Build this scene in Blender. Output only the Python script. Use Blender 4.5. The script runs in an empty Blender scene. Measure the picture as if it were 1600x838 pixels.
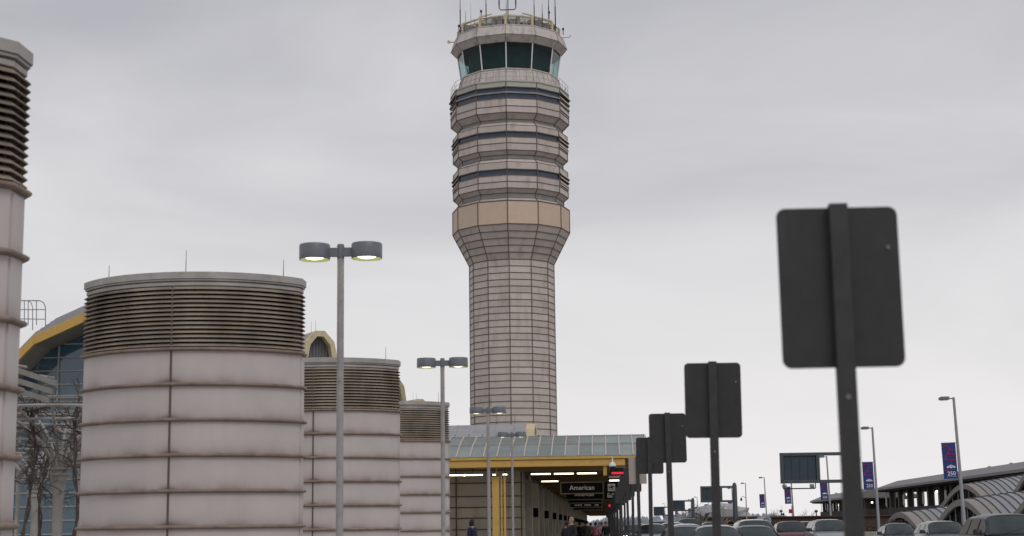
import bpy, bmesh, math, random
from mathutils import Vector, Matrix
R = math.radians
random.seed(7)
sc = bpy.context.scene
COL = sc.collection

# ---------------------------------------------------------------- camera, sky, sun, exposure
FPX, PIT, YAW, ROL = 2480.0, R(9.25), R(3.16), 0.013
CAMP = Vector((0, 0, 1.5))
f_ = Vector((-math.sin(YAW)*math.cos(PIT), math.cos(YAW)*math.cos(PIT), math.sin(PIT)))
r0_ = Vector((math.cos(YAW), math.sin(YAW), 0))
u0_ = r0_.cross(f_)
r_ = r0_*math.cos(ROL) - u0_*math.sin(ROL)
u_ = u0_*math.cos(ROL) + r0_*math.sin(ROL)
cd = bpy.data.cameras.new('camera'); cam = bpy.data.objects.new('camera', cd); COL.objects.link(cam)
cam.matrix_world = Matrix(((r_.x, u_.x, -f_.x, CAMP.x), (r_.y, u_.y, -f_.y, CAMP.y), (r_.z, u_.z, -f_.z, CAMP.z), (0, 0, 0, 1)))
cd.sensor_width = 36; cd.lens = FPX/1600*36; cd.clip_end = 6000; cd.clip_start = 0.1
cd.dof.use_dof = True; cd.dof.focus_distance = 150; cd.dof.aperture_fstop = 2.7
sc.camera = cam
SUN_EL, SUN_AZ = R(48), R(150)      # azimuth clockwise from +Y (the street direction)
w = bpy.data.worlds.new('World'); sc.world = w; w.use_nodes = True
nt = w.node_tree; nt.nodes.clear()
def N(nt, t, **k):
    n = nt.nodes.new(t)
    for a, b in k.items(): setattr(n, a, b)
    return n
L = nt.links.new
out = N(nt, 'ShaderNodeOutputWorld'); bg = N(nt, 'ShaderNodeBackground'); bg.inputs[1].default_value = 0.1
L(bg.outputs[0], out.inputs[0])
sky = N(nt, 'ShaderNodeTexSky', sky_type='NISHITA'); sky.sun_disc = False
sky.sun_elevation = SUN_EL; sky.sun_rotation = SUN_AZ; sky.air_density = 1.5; sky.dust_density = 3
tc = N(nt, 'ShaderNodeTexCoord')
sep = N(nt, 'ShaderNodeSeparateXYZ'); L(tc.outputs['Generated'], sep.inputs[0])
mp = N(nt, 'ShaderNodeMapping'); mp.inputs['Scale'].default_value = (1.0, 1.0, 3.6); mp.inputs['Rotation'].default_value = (0, R(-4), 0)
L(tc.outputs['Generated'], mp.inputs[0])
n1 = N(nt, 'ShaderNodeTexNoise'); n1.inputs['Scale'].default_value = 2.3; n1.inputs['Detail'].default_value = 8; n1.inputs['Roughness'].default_value = .52; n1.inputs['Distortion'].default_value = .5
L(mp.outputs[0], n1.inputs['Vector'])
el = N(nt, 'ShaderNodeMapRange'); el.inputs[1].default_value = 0.0; el.inputs[2].default_value = 0.40; L(sep.outputs[2], el.inputs[0])
mx = N(nt, 'ShaderNodeMath', operation='MULTIPLY_ADD'); mx.inputs[1].default_value = 0.66; L(n1.outputs[0], mx.inputs[0])
ml = N(nt, 'ShaderNodeMath', operation='MULTIPLY'); ml.inputs[1].default_value = 0.62; L(el.outputs[0], ml.inputs[0]); L(ml.outputs[0], mx.inputs[2])
cr = N(nt, 'ShaderNodeValToRGB'); L(mx.outputs[0], cr.inputs[0])
cr.color_ramp.elements[0].position = .30; cr.color_ramp.elements[0].color = (.895, .872, .878, 1)
cr.color_ramp.elements[1].position = .90; cr.color_ramp.elements[1].color = (.475, .472, .51, 1)
e = cr.color_ramp.elements.new(.58); e.color = (.735, .727, .742, 1)
sc10 = N(nt, 'ShaderNodeVectorMath', operation='SCALE'); sc10.inputs['Scale'].default_value = 10.0; L(cr.outputs[0], sc10.inputs[0])
mix = N(nt, 'ShaderNodeMix', data_type='RGBA'); mix.inputs[0].default_value = .95
L(sky.outputs[0], mix.inputs[6]); L(sc10.outputs[0], mix.inputs[7]); L(mix.outputs[2], bg.inputs[0])
sl = bpy.data.lights.new('sun', 'SUN'); sl.energy = 0.75; sl.angle = R(25); sl.color = (1, .96, .91)
so = bpy.data.objects.new('sun', sl); COL.objects.link(so)
sd = Vector((math.sin(SUN_AZ)*math.cos(SUN_EL), math.cos(SUN_AZ)*math.cos(SUN_EL), math.sin(SUN_EL)))
so.rotation_euler = (-sd).to_track_quat('-Z', 'Y').to_euler(); so.location = (0, 0, 60)
sc.view_settings.view_transform = 'Standard'; sc.view_settings.look = 'None'
sc.view_settings.exposure = 0.0; sc.view_settings.gamma = 1
sc.view_settings.use_curve_mapping = False

# ---------------------------------------------------------------- helpers
def at(px, py, Y):
    d = f_ + r_*((px-800)/FPX) - u_*((py-419)/FPX)
    return CAMP + d*(Y/d.y)

def mat(name, col, rough=.6, metal=0, var=.12, scale=3, bump=0, isl=0, dirt=None, emis=None, spec=.5, stretch=(1, 1, 1), tint=None, coat=0):
    m = bpy.data.materials.new(name); m.use_nodes = True
    t = m.node_tree; b = t.nodes['Principled BSDF']; l = t.links.new
    b.inputs['Roughness'].default_value = rough; b.inputs['Metallic'].default_value = metal
    b.inputs['Specular IOR Level'].default_value = spec; b.inputs['Coat Weight'].default_value = coat
    if emis:
        b.inputs['Emission Color'].default_value = (*emis[0], 1); b.inputs['Emission Strength'].default_value = emis[1]
    c = t.nodes.new('ShaderNodeTexCoord'); mpn = t.nodes.new('ShaderNodeMapping'); l(c.outputs['Object'], mpn.inputs[0])
    mpn.inputs['Scale'].default_value = stretch
    n = t.nodes.new('ShaderNodeTexNoise'); n.inputs['Scale'].default_value = scale; n.inputs['Detail'].default_value = 6; n.inputs['Roughness'].default_value = .6
    l(mpn.outputs[0], n.inputs['Vector'])
    mr = t.nodes.new('ShaderNodeMapRange'); mr.inputs[1].default_value = .25; mr.inputs[2].default_value = .75
    mr.inputs[3].default_value = 1-var; mr.inputs[4].default_value = 1+var; l(n.outputs[0], mr.inputs[0])
    fac = mr.outputs[0]
    if isl:
        g = t.nodes.new('ShaderNodeNewGeometry'); m2 = t.nodes.new('ShaderNodeMapRange')
        m2.inputs[3].default_value = 1-isl; m2.inputs[4].default_value = 1+isl; l(g.outputs['Random Per Island'], m2.inputs[0])
        mm = t.nodes.new('ShaderNodeMath'); mm.operation = 'MULTIPLY'; l(fac, mm.inputs[0]); l(m2.outputs[0], mm.inputs[1]); fac = mm.outputs[0]
    s = t.nodes.new('ShaderNodeVectorMath'); s.operation = 'SCALE'; s.inputs[0].default_value = col; l(fac, s.inputs['Scale'])
    res = s.outputs[0]
    if dirt:       # (colour, noise scale xyz, threshold low, high, amount)
        dc, ds, lo, hi, am = dirt
        dm = t.nodes.new('ShaderNodeMapping'); dm.inputs['Scale'].default_value = ds; l(c.outputs['Object'], dm.inputs[0])
        dn = t.nodes.new('ShaderNodeTexNoise'); dn.inputs['Scale'].default_value = 1; dn.inputs['Detail'].default_value = 5; l(dm.outputs[0], dn.inputs['Vector'])
        dr = t.nodes.new('ShaderNodeMapRange'); dr.inputs[1].default_value = lo; dr.inputs[2].default_value = hi; dr.inputs[4].default_value = am; l(dn.outputs[0], dr.inputs[0])
        mxn = t.nodes.new('ShaderNodeMix'); mxn.data_type = 'RGBA'; l(dr.outputs[0], mxn.inputs[0]); l(res, mxn.inputs[6]); mxn.inputs[7].default_value = (*dc, 1)
        res = mxn.outputs[2]
    l(res, b.inputs['Base Color'])
    if bump:
        bn = t.nodes.new('ShaderNodeBump'); bn.inputs['Strength'].default_value = bump; bn.inputs['Distance'].default_value = .02
        l(n.outputs[0], bn.inputs['Height']); l(bn.outputs[0], b.inputs['Normal'])
    return m

M = {}
STK = (.16, .12, .09)
M['panel'] = mat('tower_panel', (.57, .505, .465), .55, var=.09, scale=1.2, isl=.09, dirt=(STK, (1.2, 1.2, .35), .52, .8, .45))
M['panel_pale'] = mat('tower_pale_concrete', (.58, .525, .495), .7, var=.12, scale=2, dirt=((.15, .13, .11), (1.6, 1.6, .3), .5, .75, .5))
M['slab'] = mat('tower_slab', (.46, .47, .41), .7, var=.08, scale=2)
M['seam'] = mat('tower_seam', (.145, .105, .085), .8, var=.25, scale=2)
M['tan'] = mat('tower_tan', (.63, .485, .375), .6, var=.06, scale=1.5, isl=.02)
M['twin'] = mat('tower_window', (.035, .06, .105), .12, var=.3, scale=1.5, spec=.5)
M['tstrip'] = mat('tower_recess', (.25, .245, .235), .5, var=.2, scale=1.5)
M['drum'] = None
M['flange'] = mat('drum_flange', (.27, .205, .165), .7, var=.35, scale=2.5, stretch=(1, 1, .2))
M['seamd'] = mat('drum_seam', (.13, .09, .07), .8)
M['louver'] = mat('drum_louver', (.33, .275, .215), .7, var=.3, scale=1.4, stretch=(1, 1, .25), dirt=((.055, .036, .022), (.62, .62, .4), .46, .66, .65))
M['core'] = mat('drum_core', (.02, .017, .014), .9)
M['cap'] = mat('drum_cap', (.40, .375, .35), .6, var=.25, scale=2)
M['steel'] = mat('grey_steel', (.30, .305, .32), .5, var=.12, scale=6, dirt=((.14, .12, .10), (4, 4, 1), .55, .75, .5))
M['galv'] = mat('galvanised', (.36, .34, .34), .5, var=.15, scale=8, dirt=((.18, .14, .11), (8, 8, .5), .5, .75, .5))
M['lampgrey'] = mat('lamp_head', (.17, .185, .215), .42, var=.08, scale=5)
M['lens'] = mat('lamp_lens', (.9, .9, .7), .3, emis=((1, .97, .72), 3.2))
M['lensrim'] = mat('lamp_reflector', (.55, .55, .3), .3, metal=.4, emis=((.8, .8, .25), .25))
M['signdark'] = mat('sign_back', (.028, .028, .029), .5, var=.25, scale=9, dirt=((.075, .075, .072), (7, 7, 2.2), .60, .78, .5))
M['signpost'] = mat('sign_post', (.036, .035, .036), .5, var=.25, scale=12)
M['bolt'] = mat('bolt', (.20, .20, .20), .4, metal=.3)
M['yellow'] = mat('yellow_paint', (.62, .39, .10), .5, var=.1, scale=1.5, dirt=((.25, .13, .04), (1.5, 1.5, 1.5), .52, .8, .5))
M['paleyellow'] = mat('pale_yellow', (.64, .54, .34), .5, var=.12, scale=1.5, dirt=((.3, .2, .08), (2, 2, 1), .52, .8, .5))
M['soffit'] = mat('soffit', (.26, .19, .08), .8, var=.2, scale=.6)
M['beigewall'] = mat('beige_wall', (.52, .475, .39), .7, var=.1, scale=1, isl=.06, dirt=((.16, .14, .11), (1, 1, .5), .5, .8, .5))
M['roofgrey'] = mat('roof_metal', (.36, .365, .39), .5, metal=.2, var=.12, scale=1)
M['vaultm'] = mat('vault_metal', (.31, .32, .34), .5, metal=.1, var=.1, scale=.8, isl=.08)
M['vaultrib'] = mat('vault_rib', (.10, .10, .11), .6)
M['vaultedge'] = mat('vault_edge', (.30, .28, .265), .65, var=.12, isl=.06)
M['skyglass'] = mat('skylight_glass', (.20, .245, .225), .28, var=.2, scale=.7, isl=.16)
M['rib'] = mat('skylight_rib', (.56, .48, .44), .5)
M['glass'] = mat('terminal_glass', (.05, .115, .17), .06, var=.25, scale=.25, spec=.8)
M['dglass'] = mat('dark_glass', (.015, .02, .02), .1, var=.2)
M['mull'] = mat('mullion', (.34, .35, .36), .5)
M['blacksign'] = mat('black_sign', (.008, .007, .006), .7, spec=.15)
M['white'] = mat('white_paint', (.78, .78, .78), .5, var=.04)
M['lettering'] = mat('lettering', (.55, .54, .50), .5, emis=((.9, .88, .82), .05))
M['frame'] = mat('sign_frame', (.20, .175, .12), .5)
M['tube'] = mat('tube_light', (1, .95, .85), .4, emis=((1, .88, .70), 3.6))
M['redled'] = mat('red_led', (.6, .02, .03), .4, emis=((1, .03, .06), .75))
M['blue'] = mat('banner_blue', (.018, .045, .22), .7, var=.12, scale=1.5)
M['red'] = mat('banner_red', (.42, .018, .05), .7)
M['navy'] = mat('banner_navy', (.01, .02, .09), .7)
M['gantry'] = mat('gantry_steel', (.075, .09, .10), .5, var=.15, scale=2)
M['gantrypanel'] = mat('gantry_panel', (.040, .062, .085), .5, var=.15, scale=1)
M['asphalt'] = mat('asphalt', (.05, .05, .052), .9, var=.2, scale=4, bump=.3)
M['concrete'] = mat('concrete', (.33, .32, .30), .85, var=.15, scale=2, bump=.2)
M['ground'] = mat('ground', (.12, .115, .095), .95, var=.25, scale=.15)
M['line'] = mat('line_paint', (.75, .75, .72), .7, var=.15)
M['bark'] = mat('bark', (.085, .065, .055), .9, var=.3, scale=9, bump=.4)
M['pergola'] = mat('pergola_paint', (.36, .34, .315), .6, var=.18, scale=2, dirt=((.12, .10, .08), (2, 2, .8), .5, .75, .6))
M['metroroof'] = mat('metro_roof', (.20, .19, .195), .6, var=.1, scale=.3)
M['metrodark'] = mat('metro_dark', (.035, .032, .03), .8, var=.3, scale=.5)
M['metrocol'] = mat('metro_column', (.12, .10, .08), .8)
M['brick'] = mat('brown_wall', (.085, .055, .045), .85, var=.35, scale=1.2)
M['shrub'] = mat('shrub_leaf', (.07, .062, .035), .8, var=.35, scale=1)
M['wood'] = mat('distant_wood', (.30, .34, .39), .95, var=.2, scale=.05)  # haze of the far air put into the pale blue-grey colour
M['tyre'] = mat('tyre', (.02, .02, .02), .85)
M['rim'] = mat('wheel_rim', (.35, .35, .36), .3, metal=.7)
M['carglass'] = mat('car_glass', (.024, .040, .042), .09, var=.5, scale=2.2, spec=.42)
M['trim'] = mat('car_trim', (.02, .02, .022), .5)
M['headlight'] = mat('headlight', (.6, .6, .6), .1, spec=.8)
M['headlit'] = mat('headlight_lit', (.9, .9, .8), .2, emis=((1, .93, .75), 6))
for n_, c_ in dict(white=(.62, .62, .62), silver=(.30, .31, .33), grey=(.13, .14, .155), dark=(.028, .033, .045), maroon=(.10, .016, .022), black=(.015, .016, .018), slate=(.07, .09, .115)).items():
    M['car_'+n_] = mat('paint_'+n_, c_, .36, metal=0, var=.05, spec=.35, coat=.5 if c_[0] > .1 else .2)
M['skin'] = mat('skin', (.42, .24, .17), .6)
for n_, c_ in dict(bluecoat=(.010, .014, .045), blackcoat=(.012, .012, .014), pink=(.50, .17, .22), olive=(.06, .065, .045), whitecoat=(.5, .5, .5), jeans=(.04, .06, .12), darkhair=(.02, .014, .01), greyhair=(.3, .27, .24), greycoat=(.12, .12, .13)).items():
    M[n_] = mat(n_, c_, .85, var=.15, scale=8)

def drum_mat():
    m = mat('drum_panel', (.565, .508, .495), .5, var=.08, scale=.9)
    t = m.node_tree; l = t.links.new; b = t.nodes['Principled BSDF']
    base = b.inputs['Base Color'].links[0].from_socket
    c = t.nodes.new('ShaderNodeTexCoord'); s = t.nodes.new('ShaderNodeSeparateXYZ'); l(c.outputs['Object'], s.inputs[0])
    def mth(op, a, bb=None, cc=None):
        n = t.nodes.new('ShaderNodeMath'); n.operation = op
        for i, v in enumerate((a, bb, cc)):
            if v is None: continue
            if isinstance(v, (int, float)): n.inputs[i].default_value = v
            else: l(v, n.inputs[i])
        return n.outputs[0]
    fr = mth('FRACT', mth('DIVIDE', mth('SUBTRACT', s.outputs[2], 0.78-.8*2), .80))
    up = mth('POWER', mth('SUBTRACT', 1.0, fr), 5.5)      # grime settled just above a flange
    dn = mth('MULTIPLY', mth('POWER', fr, 9.0), .8)       # run-off plus painted flange shadow, just under a flange
    def noise(sc_, lo, hi):
        mpn = t.nodes.new('ShaderNodeMapping'); mpn.inputs['Scale'].default_value = sc_; l(c.outputs['Object'], mpn.inputs[0])
        n = t.nodes.new('ShaderNodeTexNoise'); n.inputs['Scale'].default_value = 1; n.inputs['Detail'].default_value = 5; l(mpn.outputs[0], n.inputs['Vector'])
        r = t.nodes.new('ShaderNodeMapRange'); r.inputs[1].default_value = lo; r.inputs[2].default_value = hi; l(n.outputs[0], r.inputs[0]); return r.outputs[0]
    g = mth('MULTIPLY', mth('ADD', up, dn), noise((1.3, 1.3, .9), .25, .6))
    st = mth('MULTIPLY', noise((7, 7, .28), .56, .8), .07)
    xs = mth('ABSOLUTE', mth('SUBTRACT', s.outputs[0], -.12))
    sx = mth('MULTIPLY', mth('POWER', mth('MAXIMUM', mth('SUBTRACT', 1.0, mth('MULTIPLY', xs, 1.7)), 0.0), 2.5), mth('ADD', mth('MULTIPLY', mth('POWER', up, 2.2), 2.0), .08))
    f = mth('MINIMUM', mth('ADD', mth('ADD', mth('MULTIPLY', g, .85), st), sx), .85)
    mxn = t.nodes.new('ShaderNodeMix'); mxn.data_type = 'RGBA'; l(f, mxn.inputs[0]); l(base, mxn.inputs[6]); mxn.inputs[7].default_value = (.15, .105, .08, 1)
    l(mxn.outputs[2], b.inputs['Base Color'])
    return m
M['drum'] = drum_mat()

# transparent tinted glazing of the control cab
m = bpy.data.materials.new('cab_glass'); m.use_nodes = True; t = m.node_tree; t.nodes.clear()
o_ = t.nodes.new('ShaderNodeOutputMaterial'); mx_ = t.nodes.new('ShaderNodeMixShader'); tr = t.nodes.new('ShaderNodeBsdfTransparent'); gl = t.nodes.new('ShaderNodeBsdfGlossy'); fr0 = t.nodes.new('ShaderNodeLayerWeight'); fr0.inputs[0].default_value = .5
fr1 = t.nodes.new('ShaderNodeMath'); fr1.operation = 'POWER'; fr1.inputs[1].default_value = 4.0; t.links.new(fr0.outputs['Facing'], fr1.inputs[0])
fr = t.nodes.new('ShaderNodeMath'); fr.operation = 'MULTIPLY_ADD'; fr.inputs[1].default_value = .8; fr.inputs[2].default_value = .015; t.links.new(fr1.outputs[0], fr.inputs[0])
tr.inputs[0].default_value = (.50, .70, .70, 1); gl.inputs['Roughness'].default_value = .03
t.links.new(fr.outputs[0], mx_.inputs[0]); t.links.new(tr.outputs[0], mx_.inputs[1]); t.links.new(gl.outputs[0], mx_.inputs[2]); t.links.new(mx_.outputs[0], o_.inputs[0])
M['cabglass'] = m
M['cabdark'] = mat('cab_interior', (.016, .05, .05), .8, var=.4, scale=1)

def wloc(o):
    v = Vector((0, 0, 0))
    while o is not None: v += o.location; o = o.parent
    return v

class MB:
    def __init__(s): s.v = []; s.f = []; s.m = []; s.mi = 0
    def add(s, vs, fs):
        b = len(s.v); s.v += [Vector(p) for p in vs]; s.f += [tuple(i+b for i in f) for f in fs]; s.m += [s.mi]*len(fs); return s
    def quad(s, a, b, c, d): return s.add([a, b, c, d], [(0, 1, 2, 3)])
    def box(s, c, d, rz=0, mtx=None):
        x, y, z = d[0]/2, d[1]/2, d[2]/2
        vs = [Vector(p) for p in ((-x, -y, -z), (x, -y, -z), (x, y, -z), (-x, y, -z), (-x, -y, z), (x, -y, z), (x, y, z), (-x, y, z))]
        if rz: vs = [Matrix.Rotation(rz, 3, 'Z') @ p for p in vs]
        if mtx: vs = [mtx @ p for p in vs]
        return s.add([p+Vector(c) for p in vs], [(0, 3, 2, 1), (4, 5, 6, 7), (0, 1, 5, 4), (1, 2, 6, 5), (2, 3, 7, 6), (3, 0, 4, 7)])
    def b2(s, lo, hi): return s.box([(a+b)/2 for a, b in zip(lo, hi)], [b-a for a, b in zip(lo, hi)])
    def tube(s, p, q, r, r2=None, n=8):
        p, q = Vector(p), Vector(q); r2 = r if r2 is None else r2
        d = (q-p).normalized(); a = d.orthogonal().normalized(); b = d.cross(a)
        vs = [p+(a*math.cos(k*math.tau/n)+b*math.sin(k*math.tau/n))*r for k in range(n)]+[q+(a*math.cos(k*math.tau/n)+b*math.sin(k*math.tau/n))*r2 for k in range(n)]
        return s.add(vs, [(k, (k+1) % n, n+(k+1) % n, n+k) for k in range(n)]+[tuple(range(n-1, -1, -1)), tuple(range(n, 2*n))])
    def path(s, pts, r, n=6):
        rs = r if isinstance(r, (list, tuple)) else [r]*len(pts)
        pts = [Vector(p) for p in pts]; rings = []
        a = None
        for i, p in enumerate(pts):
            d = (pts[min(i+1, len(pts)-1)]-pts[max(i-1, 0)]).normalized()
            a = d.orthogonal().normalized() if a is None else (a-d*a.dot(d)).normalized()
            b = d.cross(a)
            rings.append([p+(a*math.cos(k*math.tau/n)+b*math.sin(k*math.tau/n))*rs[i] for k in range(n)])
        return s.loft(rings)
    def loft(s, rings, caps=True, closed=True):
        n = len(rings[0]); vs = [p for r in rings for p in r]; fs = []
        for i in range(len(rings)-1):
            for k in range(n if closed else n-1):
                fs.append((i*n+k, i*n+(k+1) % n, (i+1)*n+(k+1) % n, (i+1)*n+k))
        if caps and closed: fs += [tuple(range(n-1, -1, -1)), tuple(range((len(rings)-1)*n, len(rings)*n))]
        return s.add(vs, fs)
    def lathe(s, c, prof, n=24, caps=True):
        c = Vector(c)
        return s.loft([[c+Vector((r*math.cos(k*math.tau/n), r*math.sin(k*math.tau/n), z)) for k in range(n)] for r, z in prof], caps)
    def extrude(s, poly, d):
        d = Vector(d); n = len(poly); P = [Vector(p) for p in poly]
        return s.add(P+[p+d for p in P], [tuple(range(n-1, -1, -1)), tuple(range(n, 2*n))]+[(k, (k+1) % n, n+(k+1) % n, n+k) for k in range(n)])
    def build(s, name, mats, parent=None, smooth=None, world=False, bevel=0, loc=None):
        me = bpy.data.meshes.new(name)
        off = wloc(parent) if (world and parent is not None) else Vector((0, 0, 0))
        if loc is not None: off = Vector(loc)
        me.from_pydata([p-off for p in s.v], [], s.f)
        if not isinstance(mats, (list, tuple)): mats = [mats]
        for x in mats: me.materials.append(M[x] if isinstance(x, str) else x)
        me.polygons.foreach_set('material_index', s.m)
        bm = bmesh.new(); bm.from_mesh(me); bmesh.ops.recalc_face_normals(bm, faces=bm.faces); bm.to_mesh(me); bm.free()
        if smooth:
            me.polygons.foreach_set('use_smooth', [True]*len(me.polygons)); me.set_sharp_from_angle(angle=R(smooth))
        o = bpy.data.objects.new(name, me); COL.objects.link(o)
        if loc is not None: o.location = loc
        if parent is not None: o.parent = parent
        if bevel:
            b = o.modifiers.new('bevel', 'BEVEL'); b.width = bevel; b.segments = 2; b.limit_method = 'ANGLE'
        return o

def tag(o, label, cat, group=None, kind=None):
    o['label'] = label; o['category'] = cat
    if group: o['group'] = group
    if kind: o['kind'] = kind
    return o
def struct(o): o['kind'] = 'structure'; return o
def empty(name, loc, label, cat, group=None, rz=0):
    o = bpy.data.objects.new(name, None); COL.objects.link(o); o.location = loc; o.rotation_euler = (0, 0, rz); o.empty_display_size = .2
    return tag(o, label, cat, group)
def copy_tree(o, parent=None):
    c = o.copy(); COL.objects.link(c); c.parent = parent
    for ch in list(o.children): copy_tree(ch, c)
    return c
def text(name, s, size, mt, parent, loc, rot=(R(90), 0, 0), ext=.004, sx=1, align='CENTER'):
    cu = bpy.data.curves.new(name, 'FONT'); cu.body = s; cu.size = size; cu.extrude = ext; cu.align_x = align; cu.align_y = 'CENTER'; cu.resolution_u = 3; cu.offset = size*.012
    tmp = bpy.data.objects.new(name, cu); COL.objects.link(tmp)
    dg = bpy.context.evaluated_depsgraph_get(); dg.update()
    me = bpy.data.meshes.new_from_object(tmp.evaluated_get(dg)); bpy.data.objects.remove(tmp)
    me.materials.clear(); me.materials.append(M[mt])
    o = bpy.data.objects.new(name, me); COL.objects.link(o); o.location = loc; o.rotation_euler = rot; o.scale = (sx, 1, 1); o.parent = parent
    return o

# ---------------------------------------------------------------- the setting: ground, road
RZ = -.13
g = MB(); g.quad((-2500, -300, RZ-.01), (2500, -300, RZ-.01), (2500, 4500, RZ-.01), (-2500, 4500, RZ-.01)); struct(g.build('ground', 'ground'))
g = MB(); g.quad((1.9, -60, RZ+.006), (19.5, -60, RZ+.006), (19.5, 520, RZ+.006), (1.9, 520, RZ+.006)); struct(g.build('road', 'asphalt'))
g = MB(); g.b2((-30, -60, -.3), (1.58, 520, 0)); struct(g.build('pavement', 'concrete'))
g = MB(); g.b2((1.58, -60, -.3), (1.9, 520, .004)); struct(g.build('kerb', 'concrete', bevel=.02))
g = MB(); g.b2((19.5, -60, -.3), (24.5, 520, .0)); struct(g.build('median', 'concrete', bevel=.02))
g = MB()
for x in (5.4, 8.9, 12.4, 15.9):
    for k in range(40): g.quad((x-.06, -20+k*12, RZ+.011), (x+.06, -20+k*12, RZ+.011), (x+.06, -17+k*12, RZ+.011), (x-.06, -17+k*12, RZ+.011))
struct(g.build('lane_marking', 'line'))

# ---------------------------------------------------------------- control tower
TX, TY = -10.2, 184.0
tower = empty('control_tower', (TX, TY, 0), 'tall twelve sided airport control tower with glazed cab, banded floors and antennas on its roof', 'control tower')
def zf(y, r): return at(791, y, TY-r).z
def P12(r, z, k): a = R(-90+30*k); return Vector((r*math.cos(a), r*math.sin(a), z))
def band(mb, r0, z0, r1, z1, gap=0):
    for k in range(12): mb.quad(P12(r0, z0, k), P12(r0, z0, k+1), P12(r1, z1, k+1), P12(r1, z1, k))
def ringbar(mb, r, z, h, d=.06):
    for k in range(12):
        a, b = P12(r+d, z-h/2, k), P12(r+d, z-h/2, k+1); c, e_ = P12(r+d, z+h/2, k+1), P12(r+d, z+h/2, k)
        i0, i1 = P12(r-.1, z-h/2, k), P12(r-.1, z-h/2, k+1); j0, j1 = P12(r-.1, z+h/2, k), P12(r-.1, z+h/2, k+1)
        mb.quad(a, b, c, e_); mb.quad(i0, i1, b, a); mb.quad(e_, c, j1, j0)
def vbars(mb, r0, z0, r1, z1, w=.09, d=.05):
    for k in range(12):
        p, q = P12(r0+d*.4, z0, k), P12(r1+d*.4, z1, k); mb.tube(p, q, w*.5, n=6)
RS = 4.97
zs = zf(405, RS)
# shaft
sh = MB(); zz = 0.0; step = .775; lev = []
while zs-len(lev)*step > 0: lev.append(zs-len(lev)*step)
lev.append(0)
for i in range(len(lev)-1): band(sh, RS, lev[i+1], RS, lev[i])
sh.mi = 1
for z in lev[:-1]: ringbar(sh, RS, z, .085, .045)
vbars(sh, RS, 0, RS, zs, .11)
sh.build('shaft', ['panel', 'seam'], tower)
# cone
RT = 6.9
zc = zf(349.4, RT); cn = MB(); ncone = 5
for i in range(ncone):
    a, b = i/ncone, (i+1)/ncone
    band(cn, RS+(RT-RS)*a, zs+(zc-zs)*a, RS+(RT-RS)*b, zs+(zc-zs)*b)
cn.mi = 1
for i in range(0, ncone+1): ringbar(cn, RS+(RT-RS)*i/ncone, zs+(zc-zs)*i/ncone, .11, .04)
vbars(cn, RS, zs, RT, zc, .11)
cn.build('flared_collar', ['panel', 'seam'], tower)
# tan band
zt = zf(313, RT); tb = MB(); tb.mi = 0; band(tb, RT, zc, RT, zt); tb.mi = 1; vbars(tb, RT, zc, RT, zt, .12); ringbar(tb, RT, zt, .12, .04)
tb.build('tan_band', ['tan', 'seam'], tower)
# three banded floors
RI = 6.25
def floor(RO, ytop, ywin, ywb, yseam, ybot, ycham, yrec, flare, double=False):
    b = MB()
    zt_, z1, z2, z3, z4 = zf(ytop, RO), zf(ywin, RO), zf(ywb, RO), zf(yseam, RO), zf(ybot, RO)
    z5, z6 = zf(ycham, RI), zf(yrec, RI)
    b.mi = 3 if double else 0
    band(b, RO, z1, RO, zt_)                              # panel above the windows
    if flare: b.mi = 0; band(b, RO, zt_, RI, zt_+.45)
    b.mi = 0; band(b, RO, z3, RO, z2); band(b, RO, z4, RO, z3); band(b, RI, z5, RO, z4)
    b.mi = 2; band(b, RI, z6, RI, z5)
    b.mi = 1
    for z in (z1, z2): ringbar(b, RO, z, .12, .07)
    for z in (z3, z4): ringbar(b, RO, z, .09, .04)
    ringbar(b, RI, z5, .1, .04); ringbar(b, RI, z6, .08, .03)
    vbars(b, RO, z4, RO, zt_, .11); vbars(b, RI, z5, RO, z4, .11); vbars(b, RI, z6, RI, z5, .11)
    if flare: vbars(b, RI, zt_+.45, RO, zt_, .11); ringbar(b, RO, zt_, .06, .02)
    o = b.build('banded_floor', ['panel', 'seam', 'tstrip', 'slab'], tower)
    wb = MB(); band(wb, RO-.12, z2, RO-.12, z1); 
    if double:
        wb.mi = 1; zm = (z1+z2)/2; ringbar(wb, RO, zm+.02, .2, .09)
    wb.build('window_band', ['twin', 'tstrip'], o)
    # tilted sun shades on the flank faces
    zz = [z1-.05, (z1+z2)/2-.15, z2-.35] if not double else [z1-.02, (z1+z2)/2, z2+.05]
    zz += [(z2+z3)/2-.2, z3-.15]
    for q, z, k4 in [(q, z, k4) for q, z in enumerate(zz[:4]) for k4 in ((2, 3), (8, 9))]:
        s_ = MB()
        for k in k4:
            a0, a1 = P12(RO+.04, z+.30, k), P12(RO+.04, z+.30, k+1); b0, b1 = P12(RO+.28-.05*q, z-.0, k), P12(RO+.28-.05*q, z-.0, k+1)
            up = Vector((0, 0, .05)); s_.add([a0, a1, b1, b0, a0+up, a1+up, b1+up, b0+up], [(0, 1, 2, 3), (7, 6, 5, 4), (0, 4, 5, 1), (2, 6, 7, 3), (1, 5, 6, 2), (3, 7, 4, 0)])
        s_.build('sun_shade', 'rib', o)
    return z4
floor(7.02, 126.8, 135.5, 152.8, 165, 175, 186, 193, False, True)
floor(6.8, 195, 205, 213.2, 223, 234, 241.5, 248, True)
floor(6.8, 252.5, 264, 272.8, 283.4, 293.5, 301.3, 309, True)
# transition between the lowest recess and the tan band
tr_ = MB(); band(tr_, RT, zt, RI, zf(309, RI)); tr_.mi = 1; vbars(tr_, RT, zt, RI, zf(309, RI), .11); tr_.build('shoulder', ['panel', 'seam'], tower)
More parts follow.
